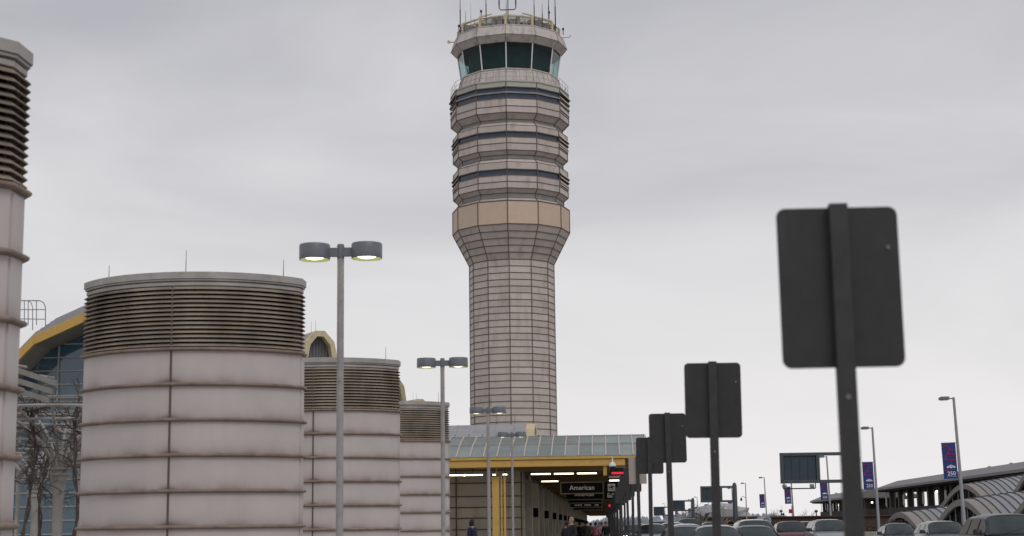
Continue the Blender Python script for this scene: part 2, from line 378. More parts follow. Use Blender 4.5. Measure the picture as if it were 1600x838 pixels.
# a solid core closes the inside of the banded floors
co = MB(); co.lathe((0, 0, 0), [(RI-.15, zc-.2), (RI-.15, zf(126, 7))], 12); co.build('core', 'seam', tower)
# walkway slab and rail
zw = zf(126.6, 7.02)
wk = MB(); band(wk, 7.12, zw-.02, 7.12, zw+.13)
wk.add([P12(7.12, zw+.13, k) for k in range(12)], [tuple(range(12))]); wk.add([P12(7.12, zw-.02, k) for k in range(12)], [tuple(range(11, -1, -1))])
wk.build('walkway', 'slab', tower)
rl = MB()
for k in range(12):
    for h in (.5, 1.05): rl.tube(P12(7.02, zw+.1+h, k), P12(7.02, zw+.1+h, k+1), .022, n=5)
    for j in range(3):
        p = P12(7.02, zw, k).lerp(P12(7.02, zw, k+1), j/3); rl.tube(p, p+Vector((0, 0, 1.15)), .022, n=5)
rl.build('railing', 'galv', tower)
# sill band beneath the glass
zsl = zf(107, 5.75)
sb = MB(); sb.mi = 0; band(sb, 6.45, zw+.13, 5.95, zsl-.12); band(sb, 5.98, zsl-.12, 5.98, zsl+.04); sb.add([P12(5.98, zsl+.04, k) for k in range(12)], [tuple(range(12))])
sb.mi = 1; vbars(sb, 6.45, zw+.13, 5.95, zsl-.1, .05, 0); ringbar(sb, 5.97, zsl-.12, .05, .02)
for k in range(12):
    for j in (1, 2, 3):
        t_ = j/4; sb.tube(P12(6.46, zw+.13, k).lerp(P12(6.46, zw+.13, k+1), t_), P12(5.96, zsl-.14, k).lerp(P12(5.96, zsl-.14, k+1), t_), .018, n=4)
sb.build('sill_band', ['panel_pale', 'seam'], tower)
# cab glazing, mullions, dark interior
zct = zf(65, 6.2)
for k in range(12):
    g = MB(); g.quad(P12(5.70, zsl, k), P12(5.70, zsl, k+1), P12(6.15, zct, k+1), P12(6.15, zct, k)); g.build('cab_window', 'cabglass', tower)
for k in range(12): mm = MB(); mm.tube(P12(5.74, zsl, k), P12(6.19, zct, k), .075, n=6); mm.build('mullion', 'white', tower)
ci = MB(); ci.add([P12(6.1, zct-.03, k) for k in range(12)], [tuple(range(12))])
ci.lathe((0, 0, 0), [(4.9, zsl), (4.9, zct-.06)], 24)  # added inner drum, blocks the sky so the flanking panes stay dark
for k in range(7):
    a = R(20+k*53); ci.box((5.15*math.cos(a), 5.15*math.sin(a), zsl+.3), (.3, .7, .9), a)
ci.build('cab_interior', 'cabdark', tower)
# parapet
zp0, zp1, zp2 = zf(64.6, 6.3), zf(52.5, 7.0), zf(39, 6.6)
pp = MB(); band(pp, 6.15, zp0, 6.33, zp0-.02); band(pp, 6.33, zp0-.02, 7.0, zp1); band(pp, 7.0, zp1, 6.62, zp2)
band(pp, 6.62, zp2, 6.62, zp2+.14); band(pp, 6.62, zp2+.14, 6.3, zp2+.14)
pp.add([P12(6.3, zp2+.10, k) for k in range(12)], [tuple(range(12))])
pp.mi = 1; vbars(pp, 6.33, zp0, 7.0, zp1, .06, 0); vbars(pp, 7.0, zp1, 6.62, zp2, .06, 0); ringbar(pp, 6.99, zp1, .05, .02); ringbar(pp, 6.62, zp2, .04, .015)
pp.build('parapet', ['panel_pale', 'seam'], tower)
# roof clutter
zr = zp2+.12
for k in range(12):
    yp = MB(); a = P12(6.1, zr, k); yp.box(a+Vector((0, 0, .55)), (.26, .26, 1.5), R(-90+30*k))
    b = P12(6.1, zr+1.15, k); c = P12(6.1, zr+1.15, k+1)
    yp.tube(P12(6.1, zr+1.35, k), P12(3.7, zr+2.35, k), .10, n=5); yp.tube(b, c, .07, n=5)
    yp.build('roof_post', 'paleyellow', tower)
rr = MB()
for k in range(12):
    for h in (.45, .8, 1.15): rr.tube(P12(6.15, zr+h, k), P12(6.15, zr+h, k+1), .03, n=5)
    for j in range(1, 6):
        p = P12(6.15, zr, k).lerp(P12(6.15, zr, k+1), j/6); rr.tube(p, p+Vector((0, 0, 1.15)), .022, n=4)
rr.build('roof_railing', 'galv', tower)
ph = MB(); band(ph, 4.4, zr, 4.4, zr+1.15); band(ph, 4.4, zr+1.15, 3.6, zr+2.0)
ph.lathe((0, 0, 0), [(3.5, zr+1.9), (3.0, zr+2.35), (2.0, zr+2.6), (1.0, zr+2.7), (.1, zr+2.72)], 24)
ph.build('penthouse', 'slab', tower, smooth=30)
pr = MB()
for k in range(12): pr.tube(P12(3.65, zr+2.02, k), P12(3.65, zr+2.02, k+1), .12, n=5)
pr.build('penthouse_trim', 'paleyellow', tower)
eq = MB(); rnd = random.Random(3)
for k in range(96):
    a = k*math.tau/48+rnd.uniform(-.01, .01); r = rnd.uniform(4.75, 5.0) if k < 48 else rnd.uniform(5.2, 5.6); h = rnd.uniform(.3, 1.35)
    eq.box((r*math.cos(a), r*math.sin(a), zr+h/2), (rnd.uniform(.5, .9), rnd.uniform(.4, .75), h), a)
    if k % 3 == 0: eq.tube((r*math.cos(a), r*math.sin(a), zr+h), (r*math.cos(a+.05), r*math.sin(a+.05), zr+h+rnd.uniform(.3, .8)), .03, n=5)
eq.build('roof_equipment', 'tstrip', tower)
for (px, yb) in ((717, 50), (880, 55), (752, 27), (858, 29)):
    p = at(px, yb, TY-4)-Vector((TX, TY, 0)); d = MB(); d.tube(p, p+Vector((0, 0, .6)), .05, n=6); d.lathe(p+Vector((0, 0, .55)), [(.05, 0), (.12, .05), (.13, .2), (.09, .32), (.02, .35)], 12); d.build('beacon', 'signdark', tower, smooth=40)
bo = MB(); p = at(712, 66, TY)-Vector((TX, TY, 0)); bo.tube(p+Vector((1.0, 0, 0)), p+Vector((-.9, 0, 0)), .07, n=6); bo.box(p+Vector((-.85, 0, .05)), (.28, .25, .3)); bo.build('bracket', 'paleyellow', tower)
bo = MB(); p = at(882, 59, TY)-Vector((TX, TY, 0)); bo.tube(p+Vector((-.5, 0, 0)), p+Vector((.6, 0, 0)), .04, n=6); bo.tube(p+Vector((.6, 0, 0)), p+Vector((.75, 0, .3)), .05, n=6); bo.build('bracket', 'galv', tower)
for px, ytop, rad in ((718.7, -18, .06), (727.3, 17, .045), (735.5, 5, .025), (759, -25, .055), (793, -40, .05), (790.5, -20, .03), (834, -20, .05), (847, 6, .05), (856.5, -25, .055), (866.7, -22, .065), (750, 12, .02)):
    Yd = TY-5.2 if 740 < px < 850 else TY-2.5
    top = at(px, ytop, Yd)-Vector((TX, TY, 0)); a = MB()
    a.tube((top.x, top.y, zr), (top.x, top.y, top.z-(top.z-zr)*.45), rad*1.15, n=6); a.tube((top.x, top.y, top.z-(top.z-zr)*.45), (top.x, top.y, top.z), rad*.8, rad*.4, n=6)
    a.build('antenna', 'signdark', tower)
fk = MB(); c = at(793, 15.5, TY-5.2)-Vector((TX, TY, 0)); wv = at(806, 15.5, TY-5.2).x-at(793, 15.5, TY-5.2).x
for s_ in (-1, 1): fk.path([c, c+Vector((s_*wv*.82, 0, 0)), c+Vector((s_*wv, 0, .2)), c+Vector((s_*wv, 0, .9)), c+Vector((s_*wv, 0, 2.4))], [.06, .06, .06, .085, .03], 6)
fk.build('antenna_fork', 'signdark', tower)

# ---------------------------------------------------------------- louvred drums
HW, SAG, SIDE = 2.58, 1.35, .45
def plan(off=0, n=22):
    w_, sg = HW+off, SAG+off*.4
    Rr = (w_*w_+sg*sg)/(2*sg); th = math.asin(w_/Rr); yc = -SIDE/2+ -off*.6 + (Rr-sg)
    fr_ = [Vector((Rr*math.sin(-th+2*th*i/n), yc-Rr*math.cos(-th+2*th*i/n), 0)) for i in range(n+1)]
    bk = [Vector((-p.x, -p.y, 0)) for p in fr_]
    # blunt corners
    return fr_+bk
def at_z(pl, z): return [p+Vector((0, 0, z)) for p in pl]
ZT = 7.36
def make_drum():
    t = empty('ventilation_drum', (0, 0, 0), 'x', 'vent tower')
    b = MB(); b.loft([at_z(plan(), 0), at_z(plan(), 5.62)]); b.build('shell', 'drum', t, smooth=25)
    for i in range(7):
        z = 5.58-.80*i if i else 5.58
        fl = MB()
        prof = [(.002, -.045), (.07, -.03), (.085, -.01), (.085, .015), (.06, .035), (.002, .045)]
        fl.loft([at_z(plan(o), z+dz) for o, dz in prof], caps=False); fl.build('flange', 'flange', t, smooth=25)
    s = MB(); sx = -.12
    yf = min(p.y for p in plan())
    for x in (sx,):
        s.b2((x-.022, yf-.012, 0), (x+.022, yf+.06, 7.0))
    s.build('joint', 'seamd', t)
    for sg in (-1, 1): ed = MB(); ed.b2((sg*HW-.01, -SIDE/2+.06, 0), (sg*HW+.022, SIDE/2-.02, 5.5)); ed.build('side_panel', 'drum', t)
    c = MB(); c.loft([at_z(plan(-.22), 5.6), at_z(plan(-.22), 7.2)]); c.build('core', 'core', t, smooth=25)
    lv = MB(); nb = 14; z0, z1 = 5.63, 7.04; dz = (z1-z0)/nb
    for i in range(nb):
        z = z0+dz*(i+.5)
        lv.loft([at_z(plan(o), z+q) for o, q in ((-.17, .040), (-.05, .024), (.012, -.034), (.032, -.038), (.034, -.026), (-.034, .036), (-.17, .052))], caps=False)
    lv.build('louver_blades', 'louver', t, smooth=25)
    cp = MB(); cp.loft([at_z(plan(-.08), 7.03), at_z(plan(-.01), 7.05), at_z(plan(-.01), 7.12), at_z(plan(-.06), 7.125), at_z(plan(-.06), 7.15), at_z(plan(.02), 7.155), at_z(plan(.02), 7.19), at_z(plan(-.01), 7.195), at_z(plan(.045), 7.20), at_z(plan(.045), ZT-.01), at_z(plan(.02), ZT), at_z(plan(-.1), ZT)]); cp.build('cap', 'cap', t, smooth=25)
    for x, h in ((-2.05, .42), (.0, .62), (2.15, .48)):
        r = MB(); r.tube((x, -.9+abs(x)*.35, ZT-.05), (x, -.9+abs(x)*.35, ZT+h), .011, .006, n=5); r.build('lightning_rod', 'signdark', t)
    return t
d0 = make_drum()
dl = ['white louvred ventilation drum cut by the left edge of the photo, nearest and tallest looking',
      'widest looking white ventilation drum, stained dark louvres, in front of the yellow edged glass terminal',
      'white louvred ventilation drum behind the nearest double headed lamp, second smallest looking of the drums',
      'smallest looking white louvred ventilation drum, beside the end of the glass roofed canopy']
for i, yf in enumerate((16.75, 35.4, 53.3, 71.2)):
    d = d0 if i == 0 else copy_tree(d0)
    d.location = ((-9.55, -9.62, -9.62, -9.62)[i], yf+1.6, 0); d['label'] = dl[i]; d['group'] = 'ventilation drums along the pavement'
    if i in (2, 3): d.location.z = -.1*(i-1)

# ---------------------------------------------------------------- double headed lamps
def make_lamp():
    t = empty('street_lamp', (0, 0, 0), 'x', 'street lamp')
    p = MB(); p.lathe((0, 0, 0), [(.062, 0), (.058, 6.0)], 12); p.build('pole', 'galv', t, smooth=40)
    b = MB(); b.lathe((0, 0, 0), [(.15, 0), (.15, .03), (.09, .05), (.085, .3), (.065, .32)], 12); b.build('base', 'galv', t, smooth=30)
    c = MB(); c.lathe((0, 0, 0), [(.058, 5.93), (.062, 5.95), (.062, 6.16), (.055, 6.18)], 12); c.build('cap', 'lampgrey', t, smooth=30)
    a = MB(); a.b2((-.26, -.04, 5.97), (.26, .04, 6.12)); a.build('arm', 'lampgrey', t, bevel=.006)
    for s in (-1, 1):
        x = s*.445
        h = MB(); h.lathe((x, 0, 0), [(.245, 5.925), (.258, 5.925), (.262, 5.94), (.262, 6.165), (.25, 6.185), (.02, 6.195)], 32, caps=False); ho = h.build('lamp_head', 'lampgrey', t, smooth=35)
        r = MB(); r.lathe((x, 0, 0), [(.245, 5.925), (.20, 5.97), (.17, 5.972)], 32, caps=False); r.build('reflector', 'lensrim', ho, smooth=35)
        l = MB(); l.lathe((x, 0, 0), [(.002, 5.93), (.08, 5.935), (.14, 5.95), (.175, 5.972)], 28, caps=False); l.build('lens', 'lens', ho, smooth=50)
    hc = MB(); hc.b2((-.035, -.068, .55), (.035, -.05, .85)); hc.build('access_cover', 'steel', t, bevel=.004)
    bo = MB()
    bo.tube((0, -.07, 3.85), (0, -.05, 3.85), .014, n=8); bo.build('bolt', 'bolt', t)
    return t
l0 = make_lamp()
ll = ['nearest grey double headed street lamp, lit, standing before the second drum',
      'second lit double headed street lamp, standing right of the third drum top',
      'lit double headed street lamp standing before the lower shaft of the control tower',
      'farthest and lowest looking lit double headed street lamp, before the glass canopy roof']
for i, (px, py, Y) in enumerate(((531, 385, 26.3), (692, 560, 43.4), (763, 636, 60.9), (800, 675, 78.2))):
    d = l0 if i == 0 else copy_tree(l0)
    d.location = (at(px, 700, Y).x, Y, (0.08, -.08, -.14, -.1)[i]); d['label'] = ll[i]; d['group'] = 'double headed lamps along the pavement'

# ---------------------------------------------------------------- dark signs along the kerb, seen from behind
def rrect(w_, h_, r, n=5):
    pts = []
    for cx, cz, a0 in ((w_/2-r, h_/2-r, 0), (-w_/2+r, h_/2-r, 90), (-w_/2+r, -h_/2+r, 180), (w_/2-r, -h_/2+r, 270)):
        for i in range(n+1): a = R(a0+90*i/n); pts.append(Vector((cx+r*math.cos(a), 0, cz+r*math.sin(a))))
    return pts
M['beige_panel'] = mat('beige_panel', (.42, .36, .32), .6, var=.05)
def make_sign(pw=.60, ph_=.80, pm='signdark'):
    t = empty('road_sign', (0, 0, 0), 'x', 'road sign')
    p = MB(); p.b2((-.046, -.03, -.2), (.046, .03, 3.078)); po = p.build('post', 'signpost', t, bevel=.006)
    s = MB(); s.extrude([q+Vector((0, .034, 2.667)) for q in rrect(pw, ph_, .045 if pw > .5 else .01)], (0, .006, 0)); s.build('panel', pm, t, bevel=.002)
    for z in (2.12,):
        b = MB(); b.lathe((0, 0, 0), [(.0, 0), (.011, 0), (.013, .004)], 8); 
        b.v = [Vector((v.x, -.03-v.z, z+v.y)) for v in b.v]; b.build('bolt', 'bolt', t)
    b = MB(); b.tube((.245, .034, 2.86), (.245, .025, 2.86), .010, n=10); b.build('rivet', 'bolt', t)
    return t
s0 = make_sign(); s_beige = make_sign(.49, .74, 'beige_panel'); sgroup = 'dark signs along the kerb seen from behind'
sy = [7.8, 17, 26, 35.4]+[44.7+9.2*i for i in range(22)]
sxs = [1.205, 1.17, 1.08, 1.02]
sdz = [-.02, .135, .22, .34]
sl_ = ['largest looking dark sign seen from behind, its post rising in the right foreground',
       'second largest looking dark sign seen from behind, against the sky left of the nearest',
       'third dark sign from the camera, overlapping the corner of the second sign',
       'fourth dark sign, overlapped by the third and covering the end of the canopy',
       'beige backed sign among the dark ones, at the right end of the canopy beam']
for i, y in enumerate(sy):
    d = s0 if i == 0 else copy_tree(s0 if i != 4 else s_beige)
    x = sxs[i] if i < 4 else 1.0-.002*(y-35)
    d.location = (x, y, (sdz[i] if i < 4 else .33)); d.rotation_euler = (0, R(.4 if i % 2 else -.3), R((2, -1, 3, -2)[i % 4]))
    d['label'] = sl_[i] if i < 5 else 'small dark sign seen from behind in the crowded far row beside the canopy'
    if i != 4: d['group'] = sgroup

for o in list(s_beige.children)+[s_beige]: bpy.data.objects.remove(o)

# ---------------------------------------------------------------- glass roofed canopy and its wall
CY = 84.0
cnp = empty('canopy', (-3, CY, 0), 'long pavement canopy with greenish glass vault, yellow edge beams and a dark ceiling', 'canopy')
def W(mb, name, mt, **k): return mb.build(name, mt, cnp, world=True, **k)
XL, XR = -14.0, 1.52
zb0, zb1 = at(850, 714, CY).z, at(850, 728, CY).z
b = MB(); b.b2((XL, CY-.05, zb0-.14), (XR+.35, CY+.3, zb0)); b.b2((XL, CY+.02, zb1), (XR-.35, CY+.27, zb0-.16)); b.b2((XL, CY-.03, zb1-.04), (XR-.35, CY+.34, zb1)); W(b, 'front_beam', 'yellow', bevel=.012)
# vault
prof = [(CY, zb0+.02), (CY+2.35, at(850, 695, CY+2.35).z), (CY+5.0, at(850, 682.3, CY+5).z)]
prof += [(2*(CY+5.6)-y, z) for y, z in reversed(prof)]
x0 = at(712.5, 715, CY).x; sp = .7185
xs_ = [x0+sp*i for i in range(-8, 15)]
gm = MB(); rb = MB()
for i in range(len(xs_)-1):
    for j in range(len(prof)-1):
        (ya, za), (yb, zb) = prof[j], prof[j+1]
        gm.quad((xs_[i], ya, za), (xs_[i+1], ya, za), (xs_[i+1], yb, zb), (xs_[i], yb, zb))
W(gm, 'glass_vault', 'skyglass')
for x in xs_:
    for j in range(len(prof)-1):
        (ya, za), (yb, zb) = prof[j], prof[j+1]
        rb.tube((x, ya, za+.03), (x, yb, zb+.03), .048, n=4)
W(rb, 'vault_ribs', 'rib')
pl_ = MB()
for y, z in prof[1:-1]: pl_.tube((xs_[0], y, z+.015), (xs_[-1], y, z+.015), .03, n=4)
W(pl_, 'purlin', 'steel')
eg = MB()
for x in (xs_[0]-.05, xs_[-1]+.05): eg.extrude([(x-.03, y, z-.01) for y, z in prof], (.06, 0, 0))
W(eg, 'vault_end', 'roofgrey')
# ceiling and cross beams
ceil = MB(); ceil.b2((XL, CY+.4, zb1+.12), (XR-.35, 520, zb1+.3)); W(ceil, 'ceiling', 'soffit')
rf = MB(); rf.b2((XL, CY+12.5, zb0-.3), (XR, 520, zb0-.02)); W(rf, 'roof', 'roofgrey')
for i in range(59): xb = MB(); xb.b2((-4.6, 87.6+7.3*i, zb1-.16), (XR-.4, 87.85+7.3*i, zb1+.115)); W(xb, 'cross_beam', 'soffit')  # yellow beams in the darker soffit colour, dimness under the canopy painted in
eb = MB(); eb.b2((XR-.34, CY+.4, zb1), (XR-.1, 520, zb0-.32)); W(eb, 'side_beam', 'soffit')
br = MB(); br.b2((.02, CY+.1, zb1-.55), (.2, CY+.3, zb1-.045)); W(br, 'bracket', 'yellow')
for y0 in (CY+.7,):
    c = MB(); x = -5.62 if y0 < 90 else -4.1
    c.b2((x-.25, y0-.16, 0), (x+.12, y0-.13, 4.02)); c.b2((x-.25, y0+.13, 0), (x+.12, y0+.16, 4.02)); c.b2((x-.08, y0-.13, 0), (x-.05, y0+.13, 4.02))
    c.b2((x+.2, y0-.1, 0), (x+.28, y0+.1, 4.2)); c.b2((x+.36, y0-.14, 0), (x+.46, y0+.14, 4.2))
    c.b2((x-.32, y0-.2, 4.02), (x+.18, y0+.2, 4.08)); c.b2((x-.06, y0-.03, 4.08), (x+.0, y0+.03, zb1+.1))
    W(c, 'column', 'yellow')
# tube lights
rowx = [at(q, 740, 90).x for q in (712, 739, 773, 789, 845, 881, 917)]
tl0 = None
for r, Y in enumerate((90, 105.1)):
    for i, x in enumerate(rowx if r == 0 else rowx[4:5]):
        t = MB(); wd = .55 if not (r == 0 and i in (2, 3)) else .12
        t.b2((x-wd, Y-.06, 4.36), (x+wd, Y+.06, 4.43)); lo = W(t, 'tube_light', 'tube')
        h = MB(); h.b2((x-wd-.02, Y-.08, 4.435), (x+wd+.02, Y+.08, 4.49)); h.build('housing', 'signdark', lo, world=True)
        h = MB(); h.b2((x-.02, Y-.02, 4.49), (x+.02, Y+.02, zb1+.14)); h.build('hanger', 'signdark', lo, world=True)
# curtain wall below
WY, WX = 93.0, at(815, 800, 93).x
wall = empty('terminal_wall', (WX, WY, 0), 'beige panelled terminal wall under the canopy turning a corner beside the yellow column', 'wall')
b = MB(); ys = [zb1+.1, 4.02, 3.25, 2.62, 2.0, 1.35, .7, 0]
xw = [WX-1.9*i for i in range(6)]
for i in range(5):
    for j in range(len(ys)-1): b.b2((xw[i+1]+.012, WY, ys[j+1]+.012), (xw[i]-.012, WY+.1, ys[j]-.012))
b.build('front_panels', 'beigewall', wall, world=True, bevel=.008)
b = MB(); b.b2((xw[-1], WY+.05, 0), (WX-.03, WY+.4, zb1+.1)); b.b2((WX-.4, WY+.4, 0), (WX-.06, 420, zb1+.1)); b.build('backing', 'seamd', wall, world=True)
b = MB()
for z in ys[1:-1]: b.b2((xw[-1], WY-.05, z-.035), (WX, WY+.02, z+.035))
for x in xw: b.b2((x-.04, WY-.04, 0), (x+.04, WY+.02, zb1))
b.build('rails', 'seam', wall, world=True)
for i in range(35):
    y0 = WY+.1+9.3*i
    p = MB()
    for j in range(len(ys)-1):
        for q in range(2): p.b2((WX-.06, y0+.02+2.0*q, ys[j+1]+.015), (WX+.03, y0+2.0*q+1.96, ys[j]-.015))
    p.build('side_panels', 'beigewall', wall, world=True)
    q = MB(); q.b2((WX, y0+4.1, 0), (WX+.45, y0+4.75, 4.3)); q.build('pilaster', 'beigewall', wall, world=True, bevel=.02)
    d = MB(); d.b2((WX-.06, y0+4.8, 2.7), (WX+.05, y0+9.2, 4.4)); d.build('lintel', 'beigewall', wall, world=True)
    d = MB(); d.b2((WX-.05, y0+4.8, .0), (WX-.01, y0+9.2, 2.68)); do = d.build('door', 'dglass', wall, world=True)
    d = MB()
    for yy in (4.8, 6.25, 7.7, 9.15): d.b2((WX-.03, y0+yy, 0), (WX+.06, y0+yy+.08, 2.68))
    d.b2((WX-.03, y0+4.8, 2.60), (WX+.07, y0+9.2, 2.69)); d.build('frame', 'mull', do, world=True)
    if i % 2 == 0:
        s_ = MB(); s_.b2((WX+.06, y0+5.2, 2.05), (WX+.75, y0+5.4, 2.6)); s_.build('display', 'blacksign', wall, world=True)
# hanging signs
def hang(name, Y, x0, x1, z0, z1, label, txt, ts, icon=True):
    t = empty(name, ((x0+x1)/2, Y, z0), label, 'hanging sign', 'black signs hanging under the canopy')
    b = MB(); b.b2((x0, Y, z0), (x1, Y+.14, z1)); b.build('board', 'blacksign', t, world=True)
    f = MB(); f.b2((x0-.06, Y-.03, z0-.06), (x1+.06, Y+.17, z0)); f.b2((x0-.06, Y-.03, z1), (x1+.06, Y+.17, z1+.06)); f.b2((x0-.06, Y-.03, z0), (x0, Y+.17, z1)); f.b2((x1, Y-.03, z0), (x1+.06, Y+.17, z1))
    f.build('frame', 'frame', t, world=True)
    h = MB()
    for x in (x0+.3, x1-.3): h.b2((x-.02, Y+.05, z1+.06), (x+.02, Y+.09, zb1+.14))
    h.build('hanger', 'signdark', t, world=True)
    if txt: text('lettering', txt, ts, 'lettering', t, (0, -.012, (z1-z0)/2), ext=.005)
    if icon:
        q = MB(); q.b2((x1+.10, Y-.01, z0-.02), (x1+.85, Y+.13, z1+.02)); q.build('icon_box', 'blacksign', t, world=True)
        c = Vector((x1+.50, Y-.025, (z0+z1)/2)); q = MB(); q.box(c, (.42, .02, .42)); q.build('icon_plate', 'lettering', t, world=True)
        a = MB(); o = c+Vector((0, -.016, 0))
        def pg(pts): a.extrude([o+Vector((x, 0, z)) for x, z in pts], (0, -.006, 0))
        pg([(-.16, -.02), (.10, .07), (.17, .065), (.16, .03), (-.12, -.06), (-.17, -.05)])
        pg([(.0, .03), (-.10, .10), (-.06, .115), (.08, .06)]); pg([(-.02, -.03), (.02, -.10), (.055, -.09), (.07, .0)])
        pg([(-.15, -.03), (-.19, .045), (-.165, .05), (-.10, -.01)]); pg([(-.16, -.135), (.16, -.135), (.16, -.11), (-.16, -.11)])
        a.build('aeroplane_icon', 'blacksign', t, world=True)
    return t
A0, A1 = at(877, 755, 92), at(942, 770, 92)
hang('airline_sign', 92, A0.x, A1.x, A1.z, A0.z, 'nearest black hanging sign reading American, with aeroplane symbol at its right', 'American', .37)
A0, A1 = at(884, 766.5, 104), at(942, 779.5, 104)
hang('airline_sign', 104, A0.x, A1.x, A1.z, A0.z, 'second black American sign, half hidden below and behind the nearest one', 'American', .33)
for i, (y0_, y1_, Y) in enumerate(((782, 785, 118), (787.5, 791.5, 131), (794, 796, 146))):
    A0, A1 = at(888+4*i, y0_, Y), at(940, y1_, Y)
    t = hang('hanging_sign', Y, A0.x, A1.x, A1.z, A0.z, ['thin black sign board third in the row under the canopy ceiling', 'fourth hanging board with a line of small pale lettering', 'farthest thin black hanging board under the canopy ceiling'][i], None, .3, False)
    if i == 1:
        m_ = MB(); rn = random.Random(5); x = A0.x+.3
        while x < A1.x-.3:
            w_ = rn.uniform(.08, .16)
            if rn.random() > .15: m_.b2((x, Y-.02, (A0.z+A1.z)/2-.05), (x+w_*.7, Y-.005, (A0.z+A1.z)/2+.06))
            x += w_
        m_.build('lettering', 'lettering', t, world=True)
# red led board, camera dome, blank panel
A0, A1 = at(955.5, 733, 85.2), at(981, 744, 85.2)
led = empty('led_sign', ((A0.x+A1.x)/2, 85.2, A1.z), 'small sign with a glowing red strip hanging at the canopy corner', 'led sign')
b = MB(); b.b2((A0.x-.1, 85.25, A1.z-.1), (A1.x, 85.4, A0.z+.05)); b.b2((A0.x+.2, 85.3, A0.z+.05), (A0.x+.24, 85.34, zb1+.12)); b.build('board', 'signdark', led, world=True)
b = MB(); z = at(968, 739.3, 85.2).z; b.b2((A0.x, 85.2, z-.055), (A1.x-.07, 85.24, z+.055)); b.build('red_strip', 'redled', led, world=True)
b = MB(); z = at(968, 729.5, 85.2).z; b.b2((A0.x+.1, 85.2, z-.06), (A1.x-.1, 85.26, z+.06)); b.build('pale_strip', 'rib', led, world=True)
b = MB(); z = at(960, 745.5, 85.2).z; b.b2((A0.x-.15, 85.2, z-.06), (A0.x+.5, 85.26, z+.06)); b.build('pale_strip', 'rib', led, world=True)
b = MB(); z = at(960, 751, 86.5).z; tg = MB(); tg.b2((at(952, 751, 86.5).x, 86.5, z-.035), (at(970.5, 751, 86.5).x, 86.58, z+.035))
lt = tag(tg.build('strip_light', 'tube', loc=at(961, 751, 86.5)), 'short lit strip light just below the red glowing sign', 'strip light')
hb = MB(); hb.b2((.55, 86.55, z+.04), (.60, 86.6, zb1+.13)); hb.build('hanger', 'signdark', lt, world=True)
A0 = at(951, 788.5, 130); A1 = at(961, 792, 130)
b = MB(); b.b2((A0.x, 130, A1.z), (A1.x, 130.1, A0.z)); l2 = tag(b.build('led_sign', 'redled', loc=(A0.x, 130, A1.z)), 'tiny distant red glowing strip among the far sign posts under the canopy', 'led sign')
b = MB(); b.b2((A0.x+.2, 130.02, A0.z), (A0.x+.24, 130.06, zb1+.13)); b.build('hanger', 'signdark', l2, world=True)
p = at(957, 727, CY-.5)
cm = empty('dome_camera', p, 'white dome security camera on the yellow beam near the canopy corner', 'security camera')
b = MB(); b.lathe(p+Vector((0, 0, -.02)), [(.15, -.06), (.19, -.02), (.18, .06), (.12, .14), (.05, .18), (.04, .3)], 16); b.build('housing', 'white', cm, world=True, smooth=40)
b = MB(); b.lathe(p+Vector((0, 0, -.12)), [(.01, -.14), (.1, -.10), (.145, -.0), (.14, .05)], 16); b.build('dome', 'dglass', cm, world=True, smooth=60)
b = MB(); b.tube(p+Vector((0, 0, .25)), p+Vector((0, 0, .42)), .03); b.tube(p+Vector((0, 0, .4)), p+Vector((0, .5, .4)), .03); b.build('arm', 'white', cm, world=True)
